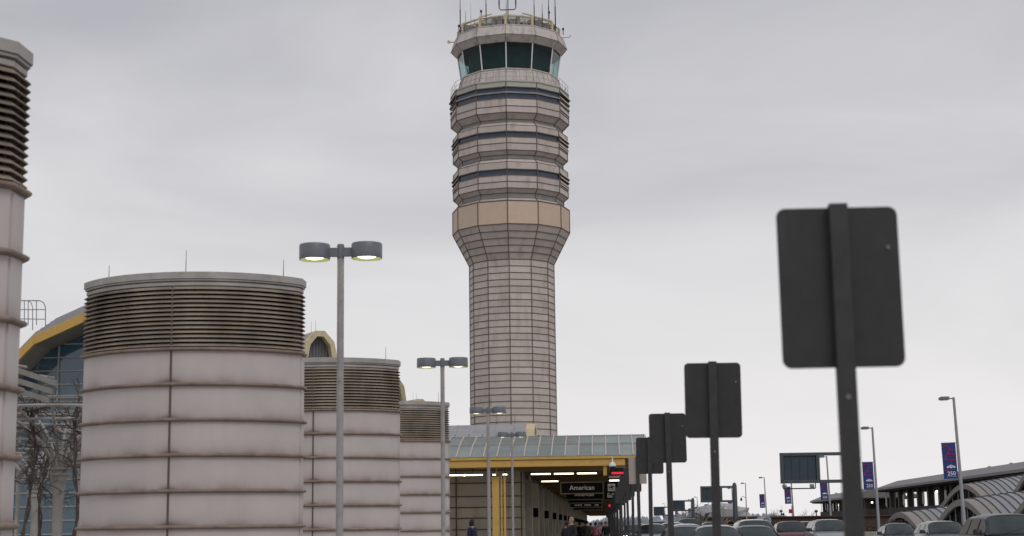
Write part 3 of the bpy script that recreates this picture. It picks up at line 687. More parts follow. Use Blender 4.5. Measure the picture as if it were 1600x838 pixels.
# little clerestory with yellow gable end on the canopy roof
def gable_prof(w_, h_): return [(-.5*w_, 0), (-.41*w_, .60*h_), (-.13*w_, h_), (.13*w_, h_), (.41*w_, .60*h_), (.5*w_, 0)]
def monitor(label, c, d, length, w_, h_, group='yellow framed roof monitors', base=0, name='roof_monitor', fd=.87):
    """vaulted metal roof with a projecting yellow frame at the end 'c'; extends from c along -d"""
    d = Vector(d).normalized(); s = Vector((-d.y, d.x, 0)); c = Vector(c)
    t = empty(name, c-Vector((0, 0, base)), label, 'roof monitor', group)
    pf = gable_prof(w_, h_)
    P = lambda k, u, z: c+d*k+s*u+Vector((0, 0, z))
    b = MB()
    for i in range(len(pf)-1):
        n = max(2, int(length/1.2))
        for j in range(n):
            a0, a1 = -length*j/n, -length*(j+1)/n
            b.quad(P(a0, *pf[i]), P(a1, *pf[i]), P(a1, *pf[i+1]), P(a0, *pf[i+1]))
    b.build('roof', 'roofgrey', t, world=True)
    r_b = MB()
    for j in range(1, int(length/1.2)):
        for i in range(len(pf)-1):
            k = -length*j/int(length/1.2); r_b.tube(P(k, *pf[i]), P(k, *pf[i+1]), .03, n=4)
    r_b.build('roof_seams', 'mull', t, world=True)
    e = MB(); e.extrude([P(-.9, u*.98, z*.98) for u, z in pf], d*.05); e.build('end_wall', 'vaultrib', t, world=True)
    e = MB(); n = 9
    for i in range(n):
        u = (-.4+.8*(i+.5)/n)*w_; zt_ = h_*(1-abs(u/w_)**1.6*2.1)*.93; e.box(P(-.83, u, zt_/2), (.05, .05, zt_), math.atan2(d.y, d.x))
    e.build('end_ribs', 'steel', t, world=True)
    fr = MB(); th = .13*w_
    pin = [(u*(1-2*.15), z*(1-.21)) for u, z in pf]
    for i in range(len(pf)-1):
        o0, o1, i0, i1 = pf[i], pf[i+1], pin[i], pin[i+1]
        v = [P(k, *q) for k in (.12, .12-fd) for q in (o0, o1, i1, i0)]
        # outer frame a touch proud of the roof
        v = [p+Vector((0, 0, .02)) for p in v]
        fr.add(v, [(0, 1, 2, 3), (7, 6, 5, 4), (0, 4, 5, 1), (1, 5, 6, 2), (2, 6, 7, 3), (3, 7, 4, 0)])
    fr.build('gable_frame', 'paleyellow', t, world=True, bevel=.02)
    if base:
        bb = MB(); bb.extrude([P(0, -.62*w_, -base), P(0, .62*w_, -base), P(-length, .62*w_, -base), P(-length, -.62*w_, -base)], (0, 0, base-.0)); bb.build('building_block', 'beigewall', t, world=True)
    for k in (-1.2, -2.4):
        q = MB(); q.tube(P(k, 0, h_), P(k, 0, h_+.55*h_*.6+.3), .02, .012, n=4); q.build('lightning_rod', 'signdark', t, world=True)
    return t
Yc = 101
ct = at(829, 682, Yc).z; cc = at(834, 665, Yc)
monitor('small grey clerestory with pale yellow gable end on the canopy roof before the tower base', (cc.x, Yc, ct-.25), (1, -.06, 0), 12, 2.2, at(829, 663, Yc).z-ct+.25, name='roof_clerestory', base=ct-.3-zb0, fd=.55)
# wide low grey roof behind the glass vault
A0 = at(701, 668.5, 98); A1 = at(824, 665, 98)
b = MB(); zl = zb0-.02
n = 6
for i in range(n):
    x_a, x_b = A0.x-.4+(A1.x-A0.x+.2)*i/n, A0.x-.4+(A1.x-A0.x+.2)*(i+1)/n-.03
    b.extrude([(x_a, 96.6, zl), (x_a, 97.2, A0.z-.65), (x_a, 98, A0.z-.4), (x_a, 103, A0.z-.4), (x_a, 103, zl)], (x_b-x_a, 0, 0))
tag(b.build('roof_block', 'roofgrey', loc=(A0.x, 98, zl), bevel=.01), 'low pale grey metal roof behind the glass vault, at the foot of the tower', 'roof')

# yellow gables seen between and above the drums
for i, (px, py, Y, lab) in enumerate(((500, 560, 150, 'yellow edged roof monitor with grey ribbed end, rising behind the second drum'),
                                  (613, 632, 197, 'yellow edged roof monitor whose sloping side peeks out beside the second drum'),
                                  (656, 650, 234, 'farthest tiny roof monitor tip above the smallest looking drum'))):
    s_ = 150/Y; c = at(px, py, Y); top = at(px, (517.5, 585, 624)[i], Y)
    monitor(lab, c, (.6, -1, 0), 14, (3.5, 3.9, 3.9)[i], top.z-c.z, base=c.z-.2)

# ---------------------------------------------------------------- glass terminal at the left
TYf = 100.0
term = empty('terminal_building', (-33, TYf, 0), 'terminal hall with blue curtain wall under a sloping yellow roof edge, left background', 'building')
Wt = lambda mb, n, mt, **k: mb.build(n, mt, term, world=True, **k)
ed = [at(px, py, TYf) for px, py in ((-140, 700), (-60, 630), (12, 566), (53, 524), (130, 489), (230, 466), (330, 462), (430, 486))]
f = MB(); sf = MB(); rf = MB()
for a, b in zip(ed[:-1], ed[1:]):
    q = [a, b, b-Vector((0, 0, .62)), a-Vector((0, 0, .62))]; f.extrude(q, (0, .3, 0))
    sf.extrude([a+Vector((0, .3, -.60)), b+Vector((0, .3, -.60)), b+Vector((0, .3, -.30)), a+Vector((0, .3, -.30))], (0, 3.4, 0))
Wt(f, 'roof_edge', 'yellow', bevel=.02); Wt(sf, 'soffit', mat('terminal_soffit', (.27, .255, .22), .8, var=.15, scale=.5))
for k in range(5):      # stepped roof sheets behind the edge
    for a, b in zip(ed[:-1], ed[1:]):
        up = Vector((0, 0, .28+.33*k)); rf.extrude([a+up+Vector((0, .35+k*.9, -.35)), b+up+Vector((0, .35+k*.9, -.35)), b+up+Vector((0, .35+k*.9, 0)), a+up+Vector((0, .35+k*.9, 0))], (0, 1.2, 0))
Wt(rf, 'stepped_roof', 'roofgrey')
GY = TYf+3.2
gl = MB(); base_z = 0
for a, b in zip(ed[:-1], ed[1:]): gl.extrude([(a.x, GY, 0), (b.x, GY, 0), (b.x, GY, b.z-.62), (a.x, GY, a.z-.62)], (0, .1, 0))
Wt(gl, 'curtain_wall', 'glass')
ml_ = MB(); z = .5; zm = []
while z < 15: zm.append(z); z += .89
def topz(x):
    for a, b in zip(ed[:-1], ed[1:]):
        if a.x <= x <= b.x: return a.z+(b.z-a.z)*(x-a.x)/(b.x-a.x)-.62
    return 0
for z in zm:
    xs2 = [x*.2-46 for x in range(160) if topz(x*.2-46) > z]
    if xs2: ml_.b2((min(xs2), GY-.10, z-.045), (max(xs2), GY+.01, z+.045))
for i in range(11):
    x = -45+i*2.76+.8; 
    if topz(x) > 0: ml_.b2((x-.05, GY-.14, 0), (x+.05, GY+.005, topz(x)))
Wt(ml_, 'mullions', 'mull')
bk = MB(); bk.b2((-46, GY+.3, 0), (-20, GY+20, 8)); Wt(bk, 'rear_block', 'roofgrey')
# roof railing
rt = MB(); z0 = at(50, 499, TYf+2)
def RP(px, py): return at(px, py, TYf+2)
rt.path([RP(-5, 470), RP(62, 470), RP(68, 473), RP(71, 480), RP(71, 500)], .035, 6)
rt.path([RP(-5, 484), RP(71, 484)], .03, 5); rt.path([RP(-5, 498), RP(71, 499)], .03, 5)
rt.path([RP(30, 470), RP(44, 470), RP(49, 474), RP(51, 481), RP(51, 499)], .03, 6)
for px in (10, 20, 30, 38, 44, 57): rt.path([RP(px, 470), RP(px, 508)], .03, 5)
rt.path([RP(71, 499), RP(71, 512)], .03, 5); rt.path([RP(51, 499), RP(51, 516)], .03, 5)
Wt(rt, 'roof_railing', 'steel')

# ---------------------------------------------------------------- pergola columns and vines between the drums
def ring(mb, c, r, tr, n=20):
    mb.loft([[Vector(c)+Vector(((r+tr*math.cos(b))*math.cos(a), (r+tr*math.cos(b))*math.sin(a), tr*math.sin(b))) for b in (k*math.tau/6 for k in range(6))] for a in (k*math.tau/n for k in range(n+1))], caps=False)
def pergola(label, px, Y, ycap, yring, sc_, rad=.16):
    c = at(px, 800, Y); zc_ = at(px, ycap, Y).z; zr_ = at(px, yring, Y).z; t = empty('pergola_column', (c.x, Y, 0), label, 'pergola column', 'steel tree columns of the pergola')
    b = MB(); b.lathe((0, 0, 0), [(rad*1.15, 0), (rad, .2), (rad, zc_-.9*sc_), (rad*1.08, zc_-.88*sc_), (rad*1.15, zc_-.5*sc_), (rad*1.7, zc_-.05)], 16); b.build('shaft', 'pergola', t, smooth=35)
    b = MB(); b.lathe((0, 0, 0), [(rad*1.7, zc_-.06), (rad*2.1, zc_-.04), (rad*2.1, zc_+.03), (rad*1.7, zc_+.05), (rad*1.6, zc_+.12), (rad*2.2, zc_+.14), (rad*2.2, zc_+.19), (rad*1.5, zc_+.2)], 20); b.build('capital', 'pergola', t, smooth=30)
    hh = (zr_-zc_)
    for k in range(12):
        a = k*math.tau/12+.2; p = []
        for i in range(9):
            s = i/8; r = rad*1.3+(1.75*sc_)*s**1.7+.25*s; p.append((r*math.cos(a), r*math.sin(a), zc_+.1+hh*1.25*(s**.85)))
        b = MB(); b.path(p, .042, 6); b.build('branch', 'pergola', t, smooth=50)
    for s, m_ in ((.42, .03), (.78, .035), (1.0, .04)):
        b = MB(); ring(b, (0, 0, zc_+.1+hh*1.25*(s**.85)), rad*1.3+1.75*sc_*s**1.7+.25*s, m_*1.3, 28); b.build('hoop', 'pergola', t, smooth=50)
    return c, zc_
pergola('nearer steel tree column with flared capital carrying curved ribs, beside the biggest drum', 90, 50, 741, 665, 1.0)
pergola('smaller steel tree column behind, close to the edge of the nearest drum', 54, 66, 775, 722, .85, .15)
pergola('steel tree column farther right, mostly hidden behind the biggest drum', 172, 58, 755, 690, .9, .15)
# slatted louvre screen above
M['slat'] = mat('sunscreen_slat', (.25, .235, .21), .7, var=.2, scale=3)
sc_o = empty('louver_screen', at(20, 600, 48), 'curved grey slatted sunscreen jutting out from behind the nearest drum above the vines', 'sunscreen')
for k, (ya, yb) in enumerate(((572, 583), (588, 602), (604, 606))):
    b = MB(); A_ = [(-60, ya-18), (22, ya+1), (88-6*k, ya+23-3*k)]
    pts = [at(x, y, 48) for x, y in A_]
    for p, q in zip(pts[:-1], pts[1:]):
        b.extrude([p, q, q-Vector((0, 0, .17)), p-Vector((0, 0, .17))], (-.1, .42, .03))
    b.build('slat', 'slat', sc_o, world=True)
for px in (18, 62):
    p = at(px, 570+(px-18)*.4, 48.3); b = MB(); b.tube(p, p-Vector((0, 0, 1.0)), .05); b.tube(p, p+Vector((-.2, 1.8, .1)), .05); b.build('strut', 'pergola', sc_o, world=True)
# horizontal pale slat rows of the far pergola roofs
for i, (yy, Y, lab) in enumerate(((640, 74, 'upper rows of pale pergola slats before the glass wall'), (716, 78, 'lower rows of pale pergola slats before the glass wall'))):
    t = empty('pergola_slats', at(70, yy, Y), lab, 'pergola roof', 'pergola slat roofs')
    rn = random.Random(i)
    for j in range(7):
        p, q = at(-60, yy-22+j*(9 if i == 0 else 6), Y+j*.5), at(240, yy-20+j*(9 if i == 0 else 6), Y+j*.5); b = MB(); b.box((p+q)/2, ((q-p).length, .25, .07), 0); b.build('slat', 'pergola', t, world=True)
    for px in (-40, 30, 125, 200):
        p = at(px, yy-22, Y); q = at(px, yy-22+7*(9 if i == 0 else 6), Y+3.5); b = MB(); b.tube(p, q, .05); b.tube(q, (q.x, q.y, 0), .07); b.build('beam', 'pergola', t, world=True)
# bare vines
def vine(label, px, Y, ytop, seed, spread, nb=26, group='bare vines on the pergola'):
    rn = random.Random(seed); c = at(px, 838, Y); zt_ = at(px, ytop, Y).z
    t = empty('vine', (c.x, Y, 0), label, 'vine', group)
    b = MB(); pts = []; n = 14
    for i in range(n+1):
        s = i/n; pts.append(Vector((.09*math.sin(7*s+seed)+.12*s, .09*math.cos(6*s+seed), zt_*.86*s)))
    b.path(pts, [.055-.03*i/n for i in range(n+1)], 7)
    b.path([p+Vector((.09*math.sin(i*1.3), .09*math.cos(i*1.3), 0)) for i, p in enumerate(pts)], .03, 6); b.build('trunk', 'bark', t, smooth=50)
    b = MB()
    def grow(p, d, L_, r, dep):
        pts = [p]; rs = [r]; n = 6
        for i in range(n):
            d = (d+Vector((rn.gauss(0, .33), rn.gauss(0, .33), rn.gauss(0, .26)-(.10 if dep > 1 else 0)))).normalized(); p = p+d*L_/n; pts.append(p); rs.append(r*(1-.7*(i+1)/n))
            if dep < 3 and rn.random() < .75: grow(p, (d+Vector((rn.gauss(0, .8), rn.gauss(0, .8), rn.gauss(0, .6)))).normalized(), L_*rn.uniform(.35, .7), rs[-1]*.75, dep+1)
        b.path(pts, rs, 4)
    for k in range(nb):
        i = rn.randint(8, 14); a = rn.uniform(0, math.tau)
        grow(pts[i], Vector((math.cos(a), math.sin(a), rn.uniform(-.1, .9))).normalized(), spread*rn.uniform(.6, 1.2), .028, 0)
    b.build('branches', 'bark', t)
vine('thick twisted vine trunk climbing between the two steel tree columns', 62, 52, 640, 1, 1.5, 16)
vine('thin leaning bare vine close to the left side of the biggest drum', 112, 49, 590, 5, 1.3, 13)
vine('dense tangle of bare vine twigs under the slatted sunscreen', 40, 49, 600, 9, 1.3, 22)

# ---------------------------------------------------------------- lamp posts with banners
def ribbon(mb, pts, w_, y, closed=False):
    P_ = [Vector((p[0], y, p[1])) for p in pts]
    for a, b in zip(P_[:-1], P_[1:]):
        d = (b-a).normalized(); nn = Vector((-d.z, 0, d.x))*w_/2; e = d*w_*.3
        mb.extrude([a-e-nn, b+e-nn, b+e+nn, a-e+nn], (0, -.004, 0))
def arc(cx, cz, r, a0, a1, n=9, sx=1): return [(cx+sx*r*math.cos(R(a0+(a1-a0)*i/n)), cz+r*math.sin(R(a0+(a1-a0)*i/n))) for i in range(n+1)]
def make_post(H, banner=True):
    t = empty('lamp_post', (0, 0, 0), 'x', 'lamp post')
    p = MB(); p.lathe((0, 0, 0), [(.16, -.1), (.14, .3), (.12, .35), (.075, H-.05), (.06, H)], 12); p.build('pole', 'steel', t, smooth=35)
    a = MB(); a.tube((0, 0, H-.08), (-.3, 0, H-.06), .04); a.build('arm', 'steel', t)
    h = MB(); h.extrude([(-.28, -.17, H-.14), (-.28, -.17, H+.05), (-.75, -.17, H+.06), (-.86, -.17, H-.0), (-.86, -.17, H-.13)], (0, .34, 0)); ho = h.build('lamp_head', 'lampgrey', t, bevel=.015)
    l = MB(); l.b2((-.8, -.13, H-.165), (-.36, .13, H-.14)); l.build('lens', 'white', ho)
    if banner:
        zt_, zb_, w_ = banner
        b = MB(); x1, x0 = -.13, -.13-w_
        rows = 10; cols = 4
        ring_ = []
        for i in range(rows+1):
            z = zt_+(zb_-zt_)*i/rows
            ring_.append([Vector((x0+(x1-x0)*j/cols, .012*math.sin(i*.9+j*.7), z)) for j in range(cols+1)]+[Vector((x0+(x1-x0)*j/cols, .012*math.sin(i*.9+j*.7)+.008, z)) for j in range(cols, -1, -1)])
        b.loft(ring_); bo = b.build('banner', 'blue', t, smooth=50)
        for z in (zt_+.02, zb_-.02):
            q = MB(); q.tube((0, 0, z), (x0-.02, 0, z), .02); q.build('banner_rod', 'steel', t)
        hh = zt_-zb_; s = w_/.9; cx = (x0+x1)/2
        Y = -.022; r = MB()
        ribbon(r, arc(cx-.2*s, zt_-.17*hh, .22*s, 150, -35)+[(cx-.34*s, zt_-.455*hh), (cx+.30*s, zt_-.49*hh)], .05*s, Y)
        r.build('red_numeral', 'red', bo); r = MB()
        ribbon(r, [(cx+.40*s, zt_-.19*hh), (cx+.02*s, zt_-.20*hh), (cx-.04*s, zt_-.34*hh)]+arc(cx+.15*s, zt_-.405*hh, .20*s, 110, -120), .05*s, Y-.006)
        ribbon(r, [(cx+.1*s, zt_-.49*hh), (cx+.12*s, zt_-.6*hh)], .03*s, Y-.006); r.build('red_numeral', 'red', bo); r = MB(); ribbon(r, [(cx-.36*s, zt_-.76*hh), (cx-.02*s, zt_-.78*hh)], .05*s, Y)
        r.build('red_stripe', 'red', bo)
        e_ = MB()
        for dx, dz, a_, b_ in ((0, 0, .13, .09), (-.14, .01, .13, .05), (.14, .01, .13, .05), (-.2, -.04, .09, .03), (.2, -.04, .09, .03), (0, .09, .05, .05), (-.1, .07, .05, .03), (.1, .07, .05, .03)):
            e_.extrude([(cx+.05*s+dx*s+a_*s*math.cos(k*math.tau/12), Y-.006, zt_-.665*hh+dz*s+b_*s*math.sin(k*math.tau/12)) for k in range(12)], (0, -.003, 0))
        e_.build('white_emblem', 'white', bo)
        text('number', '250', .36*s, 'white', bo, (cx+.05*s, Y-.01, zt_-.855*hh), ext=.003)
        q = MB(); q.b2((cx-.25*s, Y-.008, zt_-.945*hh), (cx+.35*s, Y-.004, zt_-.93*hh)); q.build('small_line', 'roofgrey', bo)
    return t
GB = 'lamp posts beyond the road'
mp0 = make_post(8.7, (at(1490, 692, 95).z, at(1490, 748, 95).z, .82))
pl = [(at(1501, 700, 95).x, 95, 'tallest looking lamp post with blue banner numbered 25 and 250, beside the curved roofs', 0),
      (at(1369, 730, 124).x, 124, 'lamp post with blue 250 banner right of the nearest sign post', 0),
      (at(1297, 760, 177).x, 177, 'lamp post with blue banner at the right end of the big sign gantry panel', 0),
      (at(1240, 790, 205).x, 205, 'lamp post whose blue banner hangs just below the big sign gantry panel', 0),
      (at(1198, 790, 255).x, 255, 'lamp post with purple blue banner alone against the sky left of the big gantry', 0),
      (at(1146, 790, 330).x, 330, 'lamp post with blue banner just left of the second gantry mast', 0),
      (at(1108, 790, 375).x, 375, 'lamp post with blue banner under the second gantry panel', 0),
      (at(1091, 790, 430).x, 430, 'tiny lamp post with banner right of the third gantry mast', 0),
      (at(1081, 790, 470).x, 470, 'tiny lamp post with banner left of the third gantry mast', 0),
      (at(1060, 800, 520).x, 520, 'tiny far lamp post with banner below the third gantry panel', 0),
      (at(1040, 800, 560).x, 560, 'farthest tiny lamp post with purple banner beside the second sign', 0)]
for i, (x, y, lab, z) in enumerate(pl):
    d = mp0 if i == 0 else copy_tree(mp0)
    d.location = (x, y, 0); d['label'] = lab; d['group'] = GB
    if i == 0: d.rotation_euler = (0, R(-1.6), 0)
    if i == 1: d.rotation_euler = (0, R(-1.0), 0)
lp = make_post(8.7, False); lp.location = (at(1166, 790, 290).x, 290, 0); lp['label'] = 'lamp post without banner carrying a small hanging lantern'; lp['group'] = GB
b = MB(); b.path([(0, 0, 6.0), (-.5, 0, 6.35), (-.85, 0, 6.1)], .04); b.lathe((-.85, 0, 5.6), [(.02, .5), (.17, .35), (.2, .0), (.1, -.1)], 8); b.build('lantern', 'signdark', lp)

# ---------------------------------------------------------------- sign gantries
def gantry(label, Y, px0, py0, px1, py1, pxp, pytop, lights=False, frame=True):
    A_, B_ = at(px0, py0, Y), at(px1, py1, Y); xp = at(pxp, 800, Y).x; zt_, zb_ = A_.z, B_.z; x0, x1 = A_.x, B_.x
    t = empty('sign_gantry', (xp, Y, 0), label, 'sign gantry', 'overhead sign gantries seen from behind')
    ztop = at(pxp, pytop, Y).z
    b = MB(); b.lathe((0, 0, 0), [(.30, RZ), (.27, 1), (.24, ztop-.35), (.17, ztop-.1), (.04, ztop)], 14); b.build('mast', 'gantry', t, smooth=35)
    W_ = lambda mb, n, mt, **k: mb.build(n, mt, t, world=True, **k)
    th = .22
    for z in (zt_-th/2, zb_+th/2):
        b = MB(); b.b2((x0, Y-.1, z-th/2), (xp, Y+.14, z+th/2)); W_(b, 'beam', 'gantry', bevel=.02)
    
    for xx in (x0, x1-.24): b = MB(); b.b2((xx, Y-.12, zb_), (xx+.24, Y+.16, zt_)); W_(b, 'upright', 'gantry', bevel=.02)
    b = MB(); n = 4
    for i in range(n):
        xa, xb_ = x0+.25+(x1-x0-.5)*i/n+.02, x0+.25+(x1-x0-.5)*(i+1)/n-.02; b.b2((xa, Y+.0, zb_+th), (xb_, Y+.08, zt_-th))
    for i in range(1, n): 
        x = x0+.25+(x1-x0-.5)*i/n; b.b2((x-.02, Y-.04, zb_+th), (x+.02, Y+.02, zt_-th))
    b.b2((x0+.2, Y+.081, zb_+.05), (x1-.2, Y+.12, zt_-.05)); W_(b, 'sign_panel', 'gantrypanel')
    if lights:
        b = MB(); z = zb_-.34
        b.b2((x0+.2, Y+.5, z-.04), (x1-.3, Y+.58, z+.04)); b.b2((x1-.36, Y+.1, z), (x1-.3, Y+.56, z+.05)); b.b2((x1-.36, Y+.08, z), (x1-.3, Y+.14, zb_)); b.b2((x0+.2, Y+.1, z), (x0+.26, Y+.56, z+.05)); b.b2((x0+.2, Y+.08, z), (x0+.26, Y+.14, zb_)); W_(b, 'light_bar', 'gantry')
        for x in (x0+.3, x1-.52):
            b = MB(); b.box((x, Y+.5, z+.17), (.30, .25, .18), 0, Matrix.Rotation(R(30), 3, 'X')); W_(b, 'floodlight', 'white', bevel=.02)
    return t
gantry('biggest sign gantry, its large blue grey panel back left of the nearest sign post', 110, 1218, 708, 1282, 755, 1336, 702, True)
gantry('middle sign gantry with a pointed dark mast, panel half hidden by the second sign post', 170, 1094, 760, 1129, 785, 1149, 754)
gantry('third sign gantry with short dark mast, its panel just right of the third sign post', 240, 1050, 782, 1070.5, 799, 1083, 778)
gantry('farthest and smallest sign gantry panel, between the third and second sign posts', 300, 1021, 792, 1038.5, 806, 1050, 790)

# ---------------------------------------------------------------- metro station at the right
def metro(label, X, Y0, Y1, z, wd, tip):
    t = empty('station_canopy', (X, Y0, 0), label, 'station roof', 'station platform roofs')
    b = MB(); pts = []
    n = 24
    out_ = [(X, Y0), (X, Y1-12)]
    for i in range(9): a = i/8*math.pi; out_.append((X+wd/2-wd/2*math.cos(a), Y1-12+12*math.sin(a)))
    out_ += [(X+wd, Y0)]
    lo = [Vector((x, y, z+(.35 if 0 < abs(x-X-wd/2) < wd/2-.5 else 0))) for x, y in out_]
    b.loft([[Vector((x, y, z-.12)) for x, y in out_], [Vector((x, y, z+.28)) for x, y in out_], [Vector((X+wd/2+(x-X-wd/2)*.45, y-(3 if y > Y1-12 else 0), z+1.75)) for x, y in out_]])
    b.build('roof', 'metroroof', t, world=True)
    b = MB(); b.extrude([Vector((X+wd/2+(x-X-wd/2)*.93, y-.5, z-.35)) for x, y in out_], (0, 0, .22)); b.build('soffit', 'metrodark', t, world=True)
    b = MB(); b.b2((X+3, Y0, RZ), (X+wd-1, Y1-8, 4.2)); b.b2((X+wd-4, Y0, 4.2), (X+wd-3.6, Y1-14, z-.3)); b.build('platform', 'metrodark', t, world=True)
    k = 0; y = Y0+4
    while y < Y1-8:
        b = MB(); b.b2((X+3.2, y, 4.2), (X+4.3, y+1.3, z-.3)); b.build('column', 'metrocol', t, world=True)
        if k % 2 == 0:
            b = MB(); b.b2((X+3.0, y+3, 4.6), (X+3.1, y+4.6, 6.6)); b.build('sky_gap_panel', 'roofgrey', t, world=True)  # added pale panel, its colour stands for bright sky in the gaps
        b = MB(); b.b2((X+3.4, y+5.5, 4.2), (X+3.5, y+5.7, z-.4)); b.build('thin_post', 'roofgrey', t, world=True)
        y += 9.5; k += 1
    for j in range(10):
        y = Y0+5+j*(Y1-Y0-18)/9
        b = MB(); c = Vector((X+6, y, z-1.0)); b.lathe(c, [(.05, .22), (.2, .12), (.22, -.08), (.05, -.2)], 10); b.build('globe_light', 'lens', t, world=True, smooth=50)
        if j < 6:
            q = MB(); yv = Y0+3+j*14; q.lathe((X+wd/2, yv, z+1.7), [(.16, 0), (.16, .4), (.28, .42), (.28, .62), (.06, .7)], 10); q.build('roof_vent', 'steel', t, world=True)
    return t
metro('long dark grey station roof on brown columns rising to the right edge', 54.5, 190, 337, 7.8, 16, 0)
metro('lower farther station roof, its rounded tip just right of the big gantry panel', 53, 345, 428, 6.7, 14, 0)
# curved standing seam vaults
def vault(label, px, pyc, pyb, hwpx, Y, ax, length, rise, group='curved standing seam roofs before the station', th=.35):
    c = at(px, 838, Y); zc_ = at(px, pyc, Y).z; zb_ = at(px, pyb, Y).z; hw = hwpx/FPX*Y
    d = Vector((math.cos(ax), math.sin(ax), 0)); s = Vector((math.sin(ax), -math.cos(ax), 0))
    t = empty('vaulted_roof', (c.x, Y, 0), label, 'vaulted roof', group)
    H = zc_-zb_
    prof = []
    n = 18
    for i in range(-n, n+1):
        u = i/n; prof.append((u*hw, H*(.5+.5*math.cos(math.pi*min(1, abs(u))))**.85))
    C_ = Vector((c.x, Y, zb_)); P = lambda k, u, z: C_+d*k+s*u+Vector((0, 0, z+rise*k))
    b = MB(); nb = int(length/.85)
    for j in range(nb):
        k0, k1 = length*j/nb, length*(j+1)/nb
        b.mi = 1 if j < 2 else 0
        b.loft([[P(k0, u, z), P(k1, u, z)] for u, z in prof], closed=False)
    b.build('roof_sheets', ['vaultm', 'vaultedge'], t, world=True, smooth=40)
    r = MB()
    for j in range(1, nb+1): r.path([P(length*j/nb, u, z+.05) for u, z in prof], .055, 4)
    r.build('seams', 'vaultrib', t, world=True)
    e = MB(); e.loft([[P(-.25, u, z+.06), P(.05, u, z+.06), P(.05, u, z-th*1.3), P(-.25, u, z-th*1.3)] for u, z in prof]); e.build('gable_edge', 'vaultedge', t, world=True, smooth=40)
    g = MB(); pf2 = [(u, z-th) for u, z in prof if z-th > -.2]
    g.add([P(.3, u, max(z, -.2)) for u, z in pf2]+[P(.3, u, -3.5) for u, z in reversed(pf2)], [tuple(range(2*len(pf2)))]); g.build('gable_glass', 'dglass', t, world=True)
    m_ = MB()
    for i, (u, z) in enumerate(pf2):
        if i % 3 == 1: m_.tube(P(.24, u, -3.0), P(.24, u, z), .055, n=4)
    m_.tube(P(.24, pf2[0][0], 0), P(.24, pf2[-1][0], 0), .07, n=4); m_.tube(P(.24, pf2[0][0]*.8, -1.5), P(.24, pf2[-1][0]*.8, -1.5), .05, n=4)
    m_.build('glazing_bars', 'mull', t, world=True)
    w_ = MB()
    for k in (0, length*.33, length*.66, length): 
        for sg in (-1, 1): w_.b2(P(k, sg*hw*.97, -zb_)-Vector((.18, .18, 0)), P(k, sg*hw*.97, 0)+Vector((.18, .18, 0)))
    w_.build('supports', 'vaultedge', t, world=True)
    return t
vault('lowest leftmost curved metal roof with a small arched end, before the station', 1410, 801, 838, 62, 150, R(30), 7.5, .09)
vault('largest looking curved metal roof with tall arched glazing behind the lamp post', 1507, 781, 826, 78, 130, R(30), 12, .10)
vault('upper curved metal roof behind the biggest arch, its crest above the other', 1512, 757, 798, 72, 170, R(30), 17, .12)
vault('highest curved metal roof sweeping up at the right edge of the photo', 1640, 715, 788, 95, 140, R(30), 12, .12)
vault('curved metal roof rising steeply at the right edge behind the black vehicle', 1655, 740, 805, 100, 118, R(30), 10, .1)

# low dark structures, hedge, far buildings
b = MB(); A_ = at(1206, 809, 152); b.b2((A_.x, 152, RZ), (at(1420, 805, 152).x, 152.6, A_.z)); b.b2((A_.x-.1, 151.8, A_.z), (at(1420, 805, 152).x, 152.8, A_.z+.12))
tag(b.build('parapet_wall', 'brick', loc=(A_.x, 152, 0)), 'long low dark brown wall beyond the road, below the big gantry', 'wall')
b = MB(); rn = random.Random(2)
for i in range(2600):
    x = rn.uniform(A_.x, A_.x+17); y = 150+rn.uniform(-.9, .9); z = rn.uniform(0, 1.35+.35*math.sin(x*1.7)); q = Vector((rn.gauss(0, 1), rn.gauss(0, 1), rn.gauss(0, 1))).normalized(); a = q.orthogonal().normalized()*.11; c_ = q.cross(a)*1.0
    b.quad((x, y, z)+a if False else Vector((x, y, z))+a, Vector((x, y, z))+c_, Vector((x, y, z))-a, Vector((x, y, z))-c_)
tag(b.build('hedge', 'brick', loc=(A_.x+8, 150, 0)), 'reddish brown leafless hedge along the foot of the dark wall', 'hedge')
b = MB(); A_ = at(1345, 831, 128); B_ = at(1378, 832, 128); b.b2((A_.x, 128, RZ), (B_.x, 128.5, A_.z)); tag(b.build('concrete_barrier', 'concrete', loc=(A_.x, 128, 0), bevel=.04), 'pale concrete barrier just right of the nearest sign post', 'barrier')
# domed building far off
hl = empty('domed_building', at(1120, 838, 300)*1.0, 'distant pale rounded roof on an open brown frame, behind the second gantry', 'building'); hl.location.z = 0
Z = lambda x, y: at(x, y, 300)
c = Z(1130, 800); b = MB(); prof_ = []
for i in range(13):
    a = math.pi*i/12; prof_.append((-5.6*math.cos(a), 2.5*max(0,math.sin(a))**.7))
zb_ = Z(1130, 808).z
for j in range(8):
    sc0, sc1 = max(.1, math.sin(math.pi*(j+.0)/9+.35))**.5, max(.1, math.sin(math.pi*(j+1)/9+.35))**.5
    jr = random.Random(j); jt = [jr.uniform(.82, 1.12) for _ in prof_]; jr2 = random.Random(j+1); jt2 = [jr2.uniform(.82, 1.12) for _ in prof_]
    b.loft([[Vector((c.x+u*sc0*q, 300+j*2, zb_+z*sc0*q)) for (u, z), q in zip(prof_, jt)], [Vector((c.x+u*sc1*q, 302+j*2, zb_+z*sc1*q)) for (u, z), q in zip(prof_, jt2)]], closed=False)
b.add([Vector((c.x+.5+u*.58, 300, zb_+z*.58)) for u, z in prof_], [tuple(range(len(prof_)))])
b.build('roof', mat('pale_dome', (.42, .42, .43), .6, var=.3, scale=.6), hl, world=True)
b = MB()
for i in range(10): b.b2((c.x-6+1.3*i, 299.6, 0), (c.x-5.75+1.3*i, 299.9, zb_))
